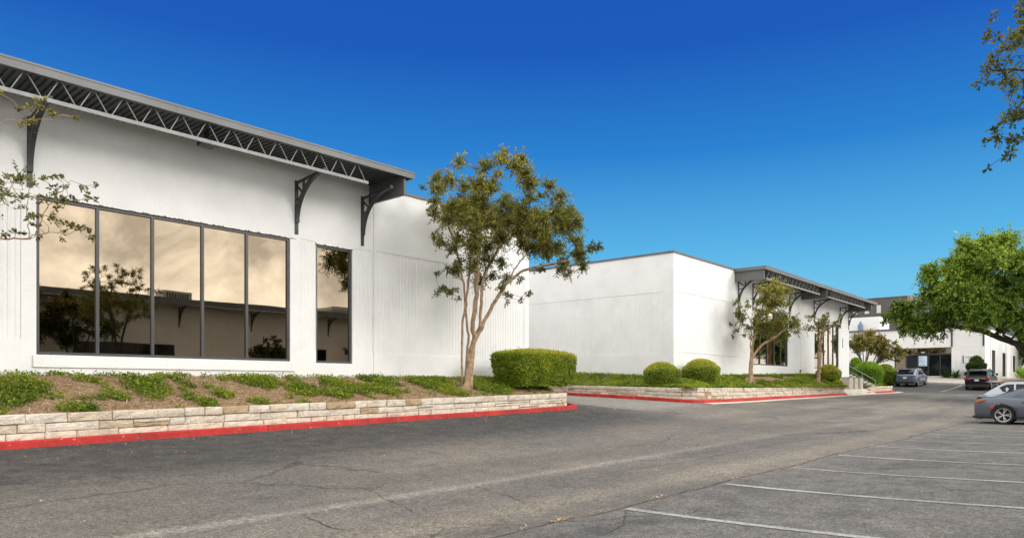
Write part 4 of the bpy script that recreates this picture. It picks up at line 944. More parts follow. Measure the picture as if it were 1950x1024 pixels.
def tree_b1():
    rg = np.random.default_rng(21); k = 0.0298 / 3.3025; x0, y0 = 295, 815
    cl = [(400,210,35),(470,220,38),(500,250,33),(360,260,33),(420,270,40),(480,300,35),(350,310,33),(420,330,38),(470,340,30),(240,300,20),(260,340,25),(250,380,25),(280,400,28),(210,440,14),(250,470,18),(200,515,9),(240,515,9),(330,390,33),(390,400,38),(450,400,35),(350,450,35),(410,460,38),(470,440,35),(510,450,35),(560,450,28),(580,490,22),(550,500,22),(500,500,33),(440,510,33),(390,500,28),(540,420,24),(300,480,23),(330,520,23),(400,550,14),(560,410,18),(440,240,30),(390,340,30)]
    C = trace(cl, x0, y0, k, rg, 1.2) + [(a, rg.uniform(0.6, 1.6) * rg.choice((-1, 1)), h, r) for a, d, h, r in trace(cl[:14] + cl[17:28], x0, y0, k, rg, 0)]
    st = [tstem([(292,810),(294,700),(295,600),(290,520),(260,480),(215,440)], x0, y0, k, -0.4), tstem([(300,810),(310,650),(320,560),(340,500),(350,420),(400,300),(420,220)], x0, y0, k, 0.4), tstem([(310,650),(360,580),(420,540),(500,480),(560,450)], x0, y0, k, -0.6), tstem([(297,600),(310,520),(320,430),(290,350)], x0, y0, k, 0.7)]
    tree('crape_myrtle_tree', 'leafy crape myrtle in front of the nearer window bay of the middle building', (39.0, 16.95, bankB_z(39, 16.95) - 0.03), CAMR, st, C, leaf='crape_pale', r_base=0.15, r_tip=0.008, leaf_len=0.11, dens=2.0, seed=4, r_exp=0.95, tipbias=0.45, flare=1.3, twigs=False, leaf_w=0.6)
    rg = np.random.default_rng(23); k = 0.036 / 3.3025; x0, y0 = 716, 838
    cl = [(680,430,18),(700,420,16),(690,470,18),(720,460,20),(760,450,22),(790,430,20),(825,430,17),(800,470,22),(840,470,12),(740,490,18),(700,500,15),(770,500,20),(810,500,13),(670,490,9),(740,430,13),(720,520,15),(785,410,10),(730,475,18),(780,475,18),(760,520,14)]
    C = trace(cl, x0, y0, k, rg, 1.0)
    st = [tstem([(716,835),(722,740),(722,650),(715,560),(700,480)], x0, y0, k, -0.3), tstem([(722,660),(745,570),(770,500),(800,450)], x0, y0, k, 0.4), tstem([(722,610),(740,510),(735,440)], x0, y0, k, -0.6)]
    tree('crape_myrtle_tree', 'slender sparse crape myrtle with pale trunk before the farther window bay', (50.2, 17.0, bankB_z(50.2, 17.0) - 0.03), CAMR, st, C, leaf='crape_pale', r_base=0.13, r_tip=0.009, leaf_len=0.115, dens=1.9, seed=5, r_exp=0.8, tipbias=0.4, flare=1.3, twigs=False, leaf_w=0.6)
tree_b1()
def trees_entrance():
    rg = np.random.default_rng(31); k = 0.0495 / 3.657
    A_ = [(110,400,23),(150,390,28),(200,370,28),(250,360,28),(290,370,28),(130,440,18),(180,420,28),(230,410,33),(280,410,33),(250,450,23),(200,450,23),(85,400,11),(300,440,26),(160,440,20)]
    B_ = [(300,375,24),(350,390,28),(330,420,33),(380,420,28),(400,450,28),(350,460,28),(300,460,24),(430,470,24),(390,500,24),(340,510,22),(440,500,18),(460,460,14),(470,490,11),(410,410,18),(420,530,13),(360,490,24),(320,490,18)]
    for pts, x0, lab, stx, p, sd in ((A_, 232, 'left bronze-topped crape myrtle behind the bright rounded bush beside the handrail', [[(225,580),(200,510),(160,460),(120,430)],[(228,580),(215,500),(200,430)],[(232,580),(245,500),(250,430)],[(235,580),(262,500),(285,430)]], (72.9, 20.4), 6),
                            (B_, 290, 'right bronze-topped crape myrtle with pinkish blooms reaching toward the entrance', [[(285,580),(275,530),(300,470)],[(290,580),(310,530),(340,490),(380,450)],[(292,580),(330,530),(390,500),(430,480)]], (74.6, 19.9), 7)):
        y0 = 600; C = trace(pts, x0, y0, k, rg, 1.6); C += [(a, rg.uniform(-2, 2), h + rg.uniform(-.2, .2), r) for a, d, h, r in C[:9]]
        st = [tstem(q, x0, y0, k, rg.uniform(-.6, .6)) for q in stx]
        tree('crape_myrtle_tree', lab, (p[0], p[1], (733 - 540 - 600 / 3.657) * 66 / 1353), CAMR, st, C, leaf='crape_bloom', r_base=0.16, r_tip=0.015, leaf_len=0.19, dens=1.5, seed=sd, tipbias=0.5, flare=1.0, twigs=False, leaf_w=0.6, bark='twig')
trees_entrance()
def tree_left():
    rg = np.random.default_rng(41); k = 0.01057 / 3.2; x0, y0 = -224, 1955
    cl = [(60,90,28),(90,75,18),(40,130,24),(20,200,24),(60,210,22),(100,205,16),(210,130,18),(215,170,18),(180,185,13),(240,190,13),(10,240,14),(320,170,6),(20,640,33),(70,630,33),(120,620,28),(40,690,33),(100,680,28),(140,640,22),(20,740,28),(70,740,22),(130,740,28),(120,810,28),(170,800,28),(200,740,28),(190,710,22),(170,850,22),(210,830,28),(240,840,28),(270,860,28),(260,920,26),(230,900,22),(300,640,22),(280,620,17),(350,650,26),(400,640,26),(440,630,22),(370,610,17),(480,610,13),(430,680,17),(330,680,22),(380,740,22),(350,730,17),(300,690,22),(260,690,17),(400,870,22),(440,890,22),(400,920,26),(370,860,17),(330,870,17),(20,940,18),(70,930,18),(90,920,13),(10,910,17),(420,830,10),(455,900,13)]
    C = trace(cl, x0, y0, k, rg, 0.7)
    for _ in range(70):
        d = rand_dirs(rg, 1)[0] * np.array((2.1, 1.7, 1.9)) * rg.uniform(0.55, 1.0); p = d + np.array((-1.6, 0.3, 4.6))
        if p[0] < 0.42: C.append((p[0], p[1], p[2], 0.24))
    st = [tstem([(-228,1955),(-232,1500),(-205,1060),(-100,985),(0,972),(130,968),(220,942),(340,935),(400,920)], x0, y0, k, -0.2), tstem([(130,968),(100,850),(82,760),(60,680)], x0, y0, k, 0.3), tstem([(150,962),(210,880),(250,800),(320,740),(380,690),(440,650)], x0, y0, k, -0.3),
          tstem([(-232,1500),(-250,1000),(-220,600),(-60,260),(60,226),(150,221),(240,214)], x0, y0, k, 0.2), tstem([(-232,1600),(-330,1200),(-420,800),(-500,500)], x0, y0, k, 0.8), tstem([(-230,1400),(-300,1000),(-320,600),(-300,250)], x0, y0, k, -0.8)]
    tree('crape_myrtle_tree', 'crape myrtle reaching in from the left edge over the first pane of the big window', (3.35, 17.7, bankA_z(3.35, 0.32) - 0.03), CAMR, st, C, leaf='crape_pale', r_base=0.15, r_tip=0.0055, leaf_len=0.066, dens=2.9, seed=9, r_exp=1.0, stem_w=0.012, spread=0.85, tipbias=0.4, flare=1.35, leaf_w=0.5)
tree_left()
def tree_overhead():
    rg = np.random.default_rng(51); k = 0.0074 / 3.2; x0, y0 = 1500, 2900
    cl = [(340,20,23),(370,70,28),(320,80,22),(360,120,28),(270,140,22),(310,140,27),(260,190,26),(300,180,26),(380,170,22),(370,260,28),(330,290,28),(290,310,23),(190,370,16),(240,380,26),(280,390,32),(330,370,38),(370,400,38),(220,420,22),(260,440,28),(310,450,33),(360,460,33),(230,480,17),(280,490,22),(330,500,28),(350,530,17),(360,600,28),(350,650,28),(320,690,22),(370,690,33),(260,720,17),(290,740,28),(340,740,33),(230,790,20),(280,800,28),(330,800,38),(380,800,38),(240,840,17),(300,860,28),(350,860,33),(280,910,27),(320,930,22),(350,930,27),(310,965,13),(270,885,17)]
    C = trace(cl, x0, y0, k, rg, 0.45)
    for _ in range(120):
        d = rand_dirs(rg, 1)[0] * np.array((2.3, 2.0, 1.7)) * rg.uniform(0.4, 1.0); p = d + np.array((-0.1, 0.2, 6.0))
        if p[0] > -2.45: C.append((p[0], p[1], p[2], 0.15))
    st = [tstem([(1500,2900),(1490,2300),(1470,1700)], x0, y0, k, 0), tstem([(1470,1700),(1200,1200),(900,900),(600,780),(420,790),(330,800)], x0, y0, k, -0.3), tstem([(1470,1700),(1150,1000),(800,550),(500,420),(380,400),(280,400)], x0, y0, k, 0.2), tstem([(1470,1700),(1250,900),(900,300),(600,150),(400,110),(320,130)], x0, y0, k, -0.2), tstem([(1470,1700),(1550,1100),(1650,500)], x0, y0, k, 0.5)]
    tree('broadleaf_tree', 'leafy branches hanging in at the top right corner against the blue sky', (13.95, -0.55, (733 - 2900 / 3.2) * 0.00739 - 0.0), CAMR, st, C, leaf='olive_leaf', bark='bark_dark', r_base=0.13, r_tip=0.004, leaf_len=0.07, dens=8.0, seed=12, r_exp=0.85, flare=1.3, tipbias=0.5, leaf_w=0.45, per_twig=8)
tree_overhead()
def tree_oak():
    rg = np.random.default_rng(61); k = 0.0333; x0, y0 = 2010, 792
    rows = {470: (1850,1890,1930,1970,2010,2060), 500: (1840,1868,1900,1940,1980,2030,2080,2130), 530: (1812,1840,1870,1910,1950,1990,2040,2090,2140), 560: (1796,1820,1850,1890,1930,1970,2020,2080,2140,2190), 588: (1712,1738,1762,1788,1820,1860,1900,1940,1980,2040,2100,2160,2200), 608: (1700,1722,1745,1768,1800,1840,1880,1920,1955,2000,2060,2120,2180), 628: (1728,1748,1772,1798,1905,1945)}
    cl = [(x + rg.uniform(-8, 8), y + rg.uniform(-6, 6), (15 if x < 1790 else 23) if y < 620 else 13) for y, xs in rows.items() for x in xs]
    cl += [(1762,515,9),(1772,532,12),(1785,545,14),(1795,515,8),(1880,457,10),(1910,455,12),(1830,478,10),(1688,600,9),(1684,612,8),(1700,582,8),(1758,560,9)]
    C = []
    for x, y, r in cl:
        a = (x - x0) * k; h = (y0 - y) * k; m = 3 if r > 15 else 1
        e_ = max(0.12, 1 - (min(0, a + 1.5) / 9.5) ** 2) ** 0.5
        for i in range(m): C.append((a + rg.uniform(-.5, .5) * (m > 1), rg.uniform(-4.0, 4.5) * e_ * (m > 1) * (1 - 0.5 * abs(h - 7) / 5), h + rg.uniform(-.3, .3) * (m > 1), r * k * rg.uniform(0.8, 1.15)))
    st = [tstem([(2010,795),(2003,730),(1975,695),(1945,678),(1928,664),(1916,648),(1900,640)], x0, y0, k, -0.6), tstem([(2003,740),(1992,690),(1955,660),(1915,645),(1880,630),(1840,622),(1790,612),(1740,600)], x0, y0, k, 0.8), tstem([(2003,740),(2020,660),(2030,580),(2040,510)], x0, y0, k, 0.5), tstem([(2003,740),(2060,680),(2110,620),(2160,580)], x0, y0, k, -0.5)]
    tree('live_oak_tree', 'broad bright green live oak with dark sweeping limbs over the parked cars at right', (56.5, 4.5, (733 - y0) * k + 0.0), CAMR, st, C, leaf='oak_leaf', bark='bark_dark', r_base=0.34, r_tip=0.02, leaf_len=0.155, dens=1.45, seed=14, r_exp=0.74, spread=0.72, tipbias=0.45, flare=1.3, twigs=False, leaf_w=0.6, per_twig=15)
    # low soil ring under it
    b = MB(); n = 20; rings = []
    for rr, h in ((1.9, -0.2), (1.88, 0.13), (1.7, 0.15), (1.69, 0.10), (0.2, 0.2)): rings.append([(56.5 + rr * math.cos(2 * math.pi * i / n), 4.5 + rr * math.sin(2 * math.pi * i / n), gz(56.5, 4.5) + h) for i in range(n)])
    b.loft(rings, caps=False); struct(b.build('tree_pit', 'concrete'))
    b = MB(); rings = []
    for rr, h in ((1.3, -0.2), (1.28, 0.13), (1.15, 0.15), (1.14, 0.10), (0.12, 0.12)): rings.append([(13.95 + rr * math.cos(2 * math.pi * i / n), -0.55 + rr * math.sin(2 * math.pi * i / n), gz(13.95, -0.55) + h) for i in range(n)])
    b.loft(rings, caps=False); struct(b.build('tree_pit', 'concrete'))
tree_oak()
def blob_tree(name, label, loc, w, h, trunk_h, leaf, seed, leaf_len=0.12, dens=0.6, n=60, r=0.45, r_base=0.16, bark='bark_dark', open_=0.3):
    rg = np.random.default_rng(seed); C = []
    for _ in range(n):
        d = rand_dirs(rg, 1)[0] * rg.uniform(open_, 1.0) ** 0.5; C.append((d[0] * w / 2, d[1] * w / 2, trunk_h + (h - trunk_h) * (0.5 + 0.5 * d[2]), r * rg.uniform(0.7, 1.2)))
    st = []
    for i in range(4):
        a = i * 1.6 + rg.uniform(0, .6); e = (math.cos(a) * w * .25, math.sin(a) * w * .25, trunk_h + (h - trunk_h) * 0.45); st.append([(0, 0, 0), (e[0] * .15, e[1] * .15, trunk_h * 0.5), (e[0] * .5, e[1] * .5, trunk_h), e])
    return tree(name, label, loc, 0, st, C, leaf=leaf, bark=bark, r_base=r_base, r_tip=0.012, leaf_len=leaf_len, dens=dens, seed=seed, twigs=False, flare=1.2, leaf_w=0.6)
blob_tree('crape_myrtle_tree', 'tall dark crape myrtle mirrored at the left end of the big window', (14.4, -19.0, gz(15.6, -19)), 4.0, 8.9, 4.0, 'elm_leaf', 71, leaf_len=0.19, dens=0.9, n=48, r=0.46)
blob_tree('crape_myrtle_tree', 'dark spreading crape myrtle mirrored across the first two panes', (17.7, -19.2, gz(19.4, -19)), 4.6, 7.9, 3.7, 'elm_leaf', 72, leaf_len=0.19, dens=0.9, n=44, r=0.44)
blob_tree('crape_myrtle_tree', 'small sparse crape myrtle mirrored low in the fourth and fifth panes', (33.2, -19.6, gz(33, -19)), 3.4, 5.6, 2.4, 'elm_leaf', 73, leaf_len=0.19, dens=1.4, n=22, r=0.3)
blob_tree('crape_myrtle_tree', 'sparse crape myrtle mirrored at the right edge of the small window', (44.2, -19.6, gz(44, -19)), 4.2, 6.4, 2.2, 'elm_leaf', 74, leaf_len=0.19, dens=1.4, n=26, r=0.32)
blob_tree('broadleaf_tree', 'yellow-green treetop showing above the roof of the entrance building', (118, 36.5, 0.6), 7.5, 8.9, 2.5, 'bright_leaf', 75, leaf_len=0.4, dens=0.5, n=60, r=0.9, r_base=0.25)
blob_tree('broadleaf_tree', 'sunlit tree far behind the live oak limbs at the right edge', (112, 9.0, 0.6), 8, 8.5, 2.5, 'bright_leaf', 76, leaf_len=0.4, dens=0.5, n=60, r=0.9, r_base=0.25)
blob_tree('broadleaf_tree', 'green tree beyond the sunny side wall at the right edge', (100, 1.5, 0.6), 8, 8.0, 2.5, 'oak_leaf', 77, leaf_len=0.35, dens=0.5, n=60, r=0.9, r_base=0.25)

# ------------------------------------------------------------------ clipped hedges and shrubs
def hedge(label, loc, ax, ay, h, n_leaf, leaf_len, seed, rz=0.0, taper=0.86, top=0.12, nexp=4.0, leaf='hedge_leaf', name='hedge', cat='hedge', group=None, shaggy=0.03, tint0=0.5, bare=0.08, edge=0.07):
    root = thing(name, label, cat, loc, rz, group); rg = np.random.default_rng(seed)
    def surf(u, s):          # u angle, s 0..1 up the side, 1..2 over the top
        c, q = np.cos(u), np.sin(u); rr = (np.abs(c) ** nexp + np.abs(q) ** nexp) ** (-1 / nexp)
        side = np.minimum(s, 1.0); k = np.where(s <= 1, taper + (1 - taper) * np.sin(side * np.pi / 2), 1.0); e = np.clip((side - 0.86) / 0.14, 0, 1); k = k * (1 - edge * e ** 2)
        tt = np.clip(s - 1, 0, 1); k = np.where(s > 1, (1 - edge) * (1 - tt), k)
        z = np.where(s <= 1, bare * h + (1 - bare) * h * (1 - top) * side, h * (1 - top) + h * top * np.sin(np.minimum(1, tt * 1.15 + 0.0) * np.pi / 2) ** 0.8)
        lump = 1 + 0.025 * np.sin(3 * u + seed) + 0.02 * np.sin(7 * u + 2 * s)
        return np.stack([c * rr * k * ax * lump, q * rr * k * ay * lump, z], -1)
    b = MB(); rings = []
    for s in list(np.linspace(0, 1, 7)) + list(np.linspace(1.08, 1.96, 6)):
        u = np.linspace(0, 2 * np.pi, 28, endpoint=False); p = surf(u, np.full(28, s)); p = p * np.array((0.93, 0.93, 0.95)) + np.array((0, 0, 0.01)); rings.append([tuple(x) for x in p])
    b.loft(rings); 
    for i in range(5): a = i * 1.3; b.tube([(0.3 * ax * math.cos(a), 0.3 * ay * math.sin(a), -0.15), (0.35 * ax * math.cos(a), 0.35 * ay * math.sin(a), bare * h + 0.1)], 0.03, 5)
    b.build('branches', 'hedge_core', root, smooth=True)
    n = n_leaf; ntop = int(n * 0.36); u = rg.uniform(0, 2 * np.pi, n); s = np.r_[rg.uniform(0, 1, n - ntop), 1 + 1 - np.sqrt(rg.uniform(0, 1, ntop))]
    P = surf(u, s); e = 1e-3; du = surf(u + e, s) - P; ds = surf(u, s + e) - P; N = np.cross(du, ds); N /= np.linalg.norm(N, axis=1, keepdims=True) + 1e-9
    P = P + N * rg.uniform(-0.05, shaggy, (n, 1)); D = rg.normal(size=(n, 3)) * 0.75 + N * 0.55 + np.array((0, 0, 0.25)); NN = N + rg.normal(size=(n, 3)) * 0.55
    t = tint0 - 0.14 + rg.normal(0, 0.19, n) + 0.30 * (s > 1) + 0.12 * np.clip(s, 0, 1) + np.array([0.30 * mnoise.noise(Vector(p * 1.6) + Vector((seed, 0, 0))) for p in P])  # leaves lighter upward and on top: the sunlit top put into the tint
    shoot = rg.uniform(0, 1, n) > 0.985; P = P + N * (shoot * rg.uniform(0.03, 0.11, n))[:, None]
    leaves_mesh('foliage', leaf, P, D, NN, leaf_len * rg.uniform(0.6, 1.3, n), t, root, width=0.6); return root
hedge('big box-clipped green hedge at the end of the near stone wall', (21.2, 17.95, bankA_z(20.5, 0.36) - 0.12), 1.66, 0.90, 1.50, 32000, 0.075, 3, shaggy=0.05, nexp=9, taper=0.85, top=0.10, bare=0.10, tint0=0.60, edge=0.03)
hedge('smaller rounded clipped bush left of the white building corner', (30.75, 17.85, -0.14), 0.86, 0.80, 1.22, 11000, 0.06, 5, name='bush', cat='bush', nexp=2.4, taper=0.74, top=0.30, bare=0.06)
hedge('larger rounded clipped bush with brownish top right of the white building corner', (33.45, 17.12, -0.06), 0.92, 0.86, 1.36, 12000, 0.06, 6, name='bush', cat='bush', nexp=2.5, taper=0.76, top=0.32, tint0=0.60, bare=0.12)
hedge('lopsided yellow-topped bush at the foot of the slender tree', (52.4, 17.0, bankB_z(52, 17.1) - 0.08), 1.05, 0.75, 1.15, 7000, 0.08, 7, name='bush', cat='bush', nexp=2.3, taper=0.8, top=0.4, tint0=0.66)
hedge('tiny low bush just above the end of the bending stone wall', (52.2, 16.35, bankB_z(52, 16.35) - 0.12), 0.55, 0.3, 0.5, 2500, 0.07, 8, name='bush', cat='bush', nexp=2.2, top=0.45, tint0=0.6)
hedge('bright lime-green rounded bush beside the handrail', (68.2, 18.75, 0.02), 1.25, 1.15, 1.95, 9000, 0.12, 9, name='bush', cat='bush', nexp=2.5, top=0.3, leaf='bright_leaf', taper=0.85, shaggy=0.08)
hedge('dark green rounded bush right behind the lime-green bush', (73.6, 18.75, 0.15), 0.85, 0.9, 1.75, 5000, 0.12, 10, name='bush', cat='bush', nexp=2.4, top=0.35, leaf='hedge_leaf', tint0=0.3)
hedge('small green bush peeping over the lime-green bush against the white wing', (71.0, 20.6, 0.9), 0.62, 0.6, 1.6, 3000, 0.12, 11, name='bush', cat='bush', nexp=2.2, top=0.45, leaf='bright_leaf', tint0=0.35)
hedge('dark round shrub by the wall sign beyond the black car', (84.6, 13.15, 0.62), 0.72, 0.72, 2.15, 5000, 0.16, 12, name='bush', cat='bush', nexp=2.1, top=0.5, leaf='dark_leaf', taper=0.6, shaggy=0.14, bare=0.35)
def spiky(label, loc, r, h, n, leaf, seed, group=None, w=0.12):
    root = thing('agave_plant' if leaf == 'dark_leaf' else 'yucca_plant', label, 'plant', loc, 0, group); rg = np.random.default_rng(seed)
    a = rg.uniform(0, 2 * np.pi, n); el = rg.uniform(0.25, 1.45, n); D = np.stack([np.cos(a) * np.cos(el), np.sin(a) * np.cos(el), np.sin(el)], 1); N = np.stack([-np.cos(a) * np.sin(el), -np.sin(a) * np.sin(el), np.cos(el)], 1)
    leaves_mesh('leaves', leaf, rg.normal(size=(n, 3)) * 0.04 + np.array((0, 0, 0.02)), D, N, rg.uniform(0.7, 1.1, n) * (r * np.cos(el) + h * np.sin(el)), rg.uniform(0.2, 0.8, n), root, width=w)
    m = MB(); m.tube([(0, 0, -0.15), (0, 0, 0.08)], [0.09, 0.05], 6); m.build('stem', 'twig', root)
for i, (Y, lab) in enumerate(((15.9, 'dark spiky agave at the right jamb of the entrance storefront'), (15.0, 'dark spiky agave below the ribbed wall between storefront and sign'), (13.9, 'dark spiky agave at the foot of the wall under the sign'))):
    spiky(lab, (85.1, Y, 0.62 + 0.05 * i), 0.7, 1.0 - 0.15 * i, 60, 'dark_leaf', 80 + i, group='agaves along the entrance wall')
for i, (x, y, lab) in enumerate(((83.2, 8.9, 'yellow-green yucca clump nearest the black car'), (86.0, 9.6, 'middle yellow-green yucca clump in the mulch strip'), (88.6, 9.0, 'yellow-green yucca clump closest to the tan wall'))):
    spiky(lab, (x, y, gz(x, 8.4) + 0.3), 0.8, 1.15, 90, 'bright_leaf', 90 + i, group='yuccas in the mulch strip', w=0.08)

# ------------------------------------------------------------------ ground cover on the banks
def cover(name, label, pts, zf, leaf, seed, size, hmax):
    rg = np.random.default_rng(seed); n = len(pts); h = rg.uniform(0, 1, n) ** 1.5
    P = np.array([(x, y, zf(x, y)) for x, y in pts]); 
    cl = np.array([0.5 + 0.5 * mnoise.noise(Vector((x * 3.1, y * 3.1, 1.0))) for x, y in pts])
    P[:, 2] += 0.01 + hmax * h * (0.35 + 0.9 * cl); D = rg.normal(size=(n, 3)) * np.array((1, 1, .5)) + np.array((0, 0, 0.35)); N = rg.normal(size=(n, 3)) * 0.45 + np.array((0, 0, 1))
    big = np.array([mnoise.noise(Vector((x * 0.8, y * 1.4, 4.0))) for x, y in pts]); spr = rg.uniform(0, 1, n) > 0.965
    P[:, 2] += spr * rg.uniform(0, 0.10, n)
    t = 0.44 + 0.45 * (cl - 0.5) + 0.45 * big + 0.25 * (h - 0.4) + rg.normal(0, 0.21, n)
    return stuff(leaves_mesh(name, leaf, P, D, N, size * rg.uniform(0.6, 1.3, n), t, None, width=0.62), label, 'ground cover')
def pts_bank_a():
    rg = random.Random(5); out = []; st = []
    patch = [(4.0, .46, 1.1, .28), (3.0, .30, 1.2, .3), (6.95, .50, .72, .28), (5.75, .62, .35, .12), (6.1, .30, .3, .1), (8.6, .30, .35, .12), (8.3, .85, .25, .08), (10.2, .62, .8, .24), (11.1, .42, .6, .24), (11.9, .25, .6, .18), (12.6, .55, .7, .24), (13.6, .35, .8, .24), (14.4, .62, .8, .26), (16.6, .48, 1.3, .50), (18.6, .40, 1.2, .40), (19.5, .75, 1.2, .3), (9.2, .14, .35, .1), (7.9, .12, .4, .1), (5.0, .12, .6, .1), (-2, .5, 2.5, .4), (22, .5, 1.5, .4)]
    for _ in range(230000):
        x = rg.uniform(-6, 23.5); t = rg.uniform(0.03, 0.995); d = 0.0
        for cx, ct, rx, rt in patch:
            e = 1.15 - ((x - cx) / rx) ** 2 - ((t - ct) / rt) ** 2; d = max(d, e)
        nz = mnoise.fractal(Vector((x * 1.6, t * 5, 2.0)), 1, 2, 4); fr = mnoise.noise(Vector((x * 2.2, 0.0, 8.0)))
        d = d + 0.6 * nz
        if t > 0.95 + 0.02 * fr: d = max(d, 0.55 + 0.5 * fr)
        if nz > 0.33: d = max(d, 0.45 + 0.5 * (nz - 0.33))
        y0 = 16.72 if x < 21.5 else 16.72 + (x - 21.5) * 1.15; y = y0 + (20.0 - y0) * t
        if (x - 17.3) ** 2 + (y - 17.72) ** 2 < 0.12 + 0.2 * rg.random(): continue
        if d > 0.42 and rg.random() < min(1, d * 1.0): out.append((x, y))
        elif rg.random() < 0.34: st.append((x, y))
    return out, st
def zA(x, y):
    y0 = 16.72 if x < 21.5 else 16.72 + (x - 21.5) * 1.15
    return bankA_z(x, min(1, max(0, (y - y0) / (20.02 - y0))))
ga, sa = pts_bank_a()
cover('ground_cover', 'low green trailing plants in patches on the near bank', ga, zA, 'cover_leaf', 3, 0.062, 0.13)
def straw_field(label, pts, zf, seed):
    rg = np.random.default_rng(seed); n = len(pts); P = np.array([(x, y, zf(x, y) + 0.012) for x, y in pts]); D = rg.normal(size=(n, 3)) * np.array((1, 1, 0.22)); N = rg.normal(size=(n, 3)) * 0.3 + np.array((0, 0, 1))
    return stuff(leaves_mesh('straw_mulch', 'straw', P, D, N, 0.10 * rg.uniform(0.5, 1.5, n), rg.uniform(0, 1, n), None, width=0.14), label, 'straw')
straw_field('dry straw strewn over the bare soil of the near bank', sa, zA, 7)
def pts_bank_b():
    rg = random.Random(6); out = []; st = []
    for _ in range(120000):
        if rg.random() < 0.28: x = rg.uniform(29.9, 32.35); y = rg.uniform(18.2, 32)
        else: x = rg.uniform(29.9, 52.9); y = rg.uniform(15.85, 18.1 + (x - 32.4) * 0.0227 if x > 32.4 else 18.3)
        nz = mnoise.fractal(Vector((x * 0.9, y * 2.2, 5.0)), 1, 2, 4); t = (y - 15.85) / 2.4
        bare = max(0, 1.2 - ((x - 42.5) / 3.2) ** 2 - ((t - 0.68) / 0.28) ** 2) + max(0, 1.1 - ((x - 47) / 1.6) ** 2 - ((t - .8) / .2) ** 2) + max(0, 1.1 - ((x - 39.2) / 0.9) ** 2 - ((t - .3) / .45) ** 2) + max(0, 1 - ((x - 50.2) / .9) ** 2 - ((t - .4) / .5) ** 2)
        if bare * 1.1 - nz * 0.8 < 0.42: out.append((x, y))
        elif rg.random() < 0.3: st.append((x, y))
    return out, st
gb, sb_ = pts_bank_b()
cover('ground_cover', 'bright green ground cover on the bank round the middle building', gb, bankB_z, 'cover_leaf', 4, 0.085, 0.16)
straw_field('dry straw on the bare brown parts of the second bank', sb_, bankB_z, 8)
def leaf_litter():
    rg = np.random.default_rng(19); n = 420; x = rg.uniform(-2, 24, n); y = 16.4 - np.abs(rg.normal(0, 1.0, n)); z = ground_np(x, y) + 0.012
    D = rg.normal(size=(n, 3)) * np.array((1, 1, .15)); N = rg.normal(size=(n, 3)) * 0.3 + np.array((0, 0, 1))
    stuff(leaves_mesh('leaf_litter', 'straw', np.stack([x, y, z], 1), D, N, 0.045 * rg.uniform(0.5, 1.5, n), rg.uniform(0.2, 1, n), None, width=0.5), 'scattered dry leaves on the dark asphalt along the red kerb', 'fallen leaves')
leaf_litter()
def crack_weeds():
    rg = np.random.default_rng(77); P = []
    for x in (6.3, 7.0, 7.1, 8.0, 9.6, 12.2, 15.5, 18.0):
        n = rg.integers(8, 26); P.append(np.stack([x + rg.normal(0, 0.07, n), 5.55 + 0.012 * x * 0 + rg.normal(0, 0.025, n)], 1))
    P = np.concatenate(P); n = len(P); z = ground_np(P[:, 0], P[:, 1]) + 0.006
    D = rg.normal(size=(n, 3)) * np.array((1, 1, .4)) + np.array((0, 0, .5)); N = rg.normal(size=(n, 3)) * .4 + np.array((0, 0, 1))
    stuff(leaves_mesh('weeds', 'straw', np.c_[P, z], D, N, 0.05 * rg.uniform(.5, 1.3, n), rg.uniform(.3, 1, n), None, width=0.3), 'dry yellow weeds sprouting from the tar seam at the stall ends', 'weeds')
    n = 260; x = rg.uniform(1, 40, n); y = rg.uniform(-1, 14, n); z = ground_np(x, y) + 0.01; D = rg.normal(size=(n, 3)) * np.array((1, 1, .2)); N = rg.normal(size=(n, 3)) * .4 + np.array((0, 0, 1))
    stuff(leaves_mesh('pebbles', 'straw', np.stack([x, y, z], 1), D, N, 0.03 * rg.uniform(.5, 1.5, n), rg.uniform(.4, 1, n), None, width=0.7), 'tiny leaf and grit specks scattered over the open asphalt', 'grit')
crack_weeds()
def soil_entrance():
    b = MB(); idx = {}; xs = np.arange(64.0, 80, 0.5); ys = np.arange(16.62, 31, 0.5)
    f = lambda x, y: gz(x, y) + 0.16 + 0.25 * min(1, max(0, (y - 18.2) / 3)) + (0.3 if x < 66.6 else 0) * min(1, max(0, (y - 16.7)))
    ok = lambda x, y: (x < 66.7) or y > 18.3
    for i, x in enumerate(xs):
        for j, y in enumerate(ys): idx[i, j] = b.vert(x, y, f(x, y))
    for i in range(len(xs) - 1):
        for j in range(len(ys) - 1):
            if ok(xs[i], ys[j]) and ok(xs[i + 1], ys[j + 1]): b.face((idx[i, j], idx[i + 1, j], idx[i + 1, j + 1], idx[i, j + 1]))
    struct(b.build('planter_soil', 'mulch', smooth=True)); rg = random.Random(9); pts = []
    for _ in range(9000):
        x, y = rg.uniform(64.1, 79), rg.uniform(16.7, 22)
        if ok(x - .4, y): pts.append((x, y))
    cover('ground_cover', 'bright grass-like ground cover beside the handrail', pts, f, 'cover_leaf', 12, 0.14, 0.12)
soil_entrance()

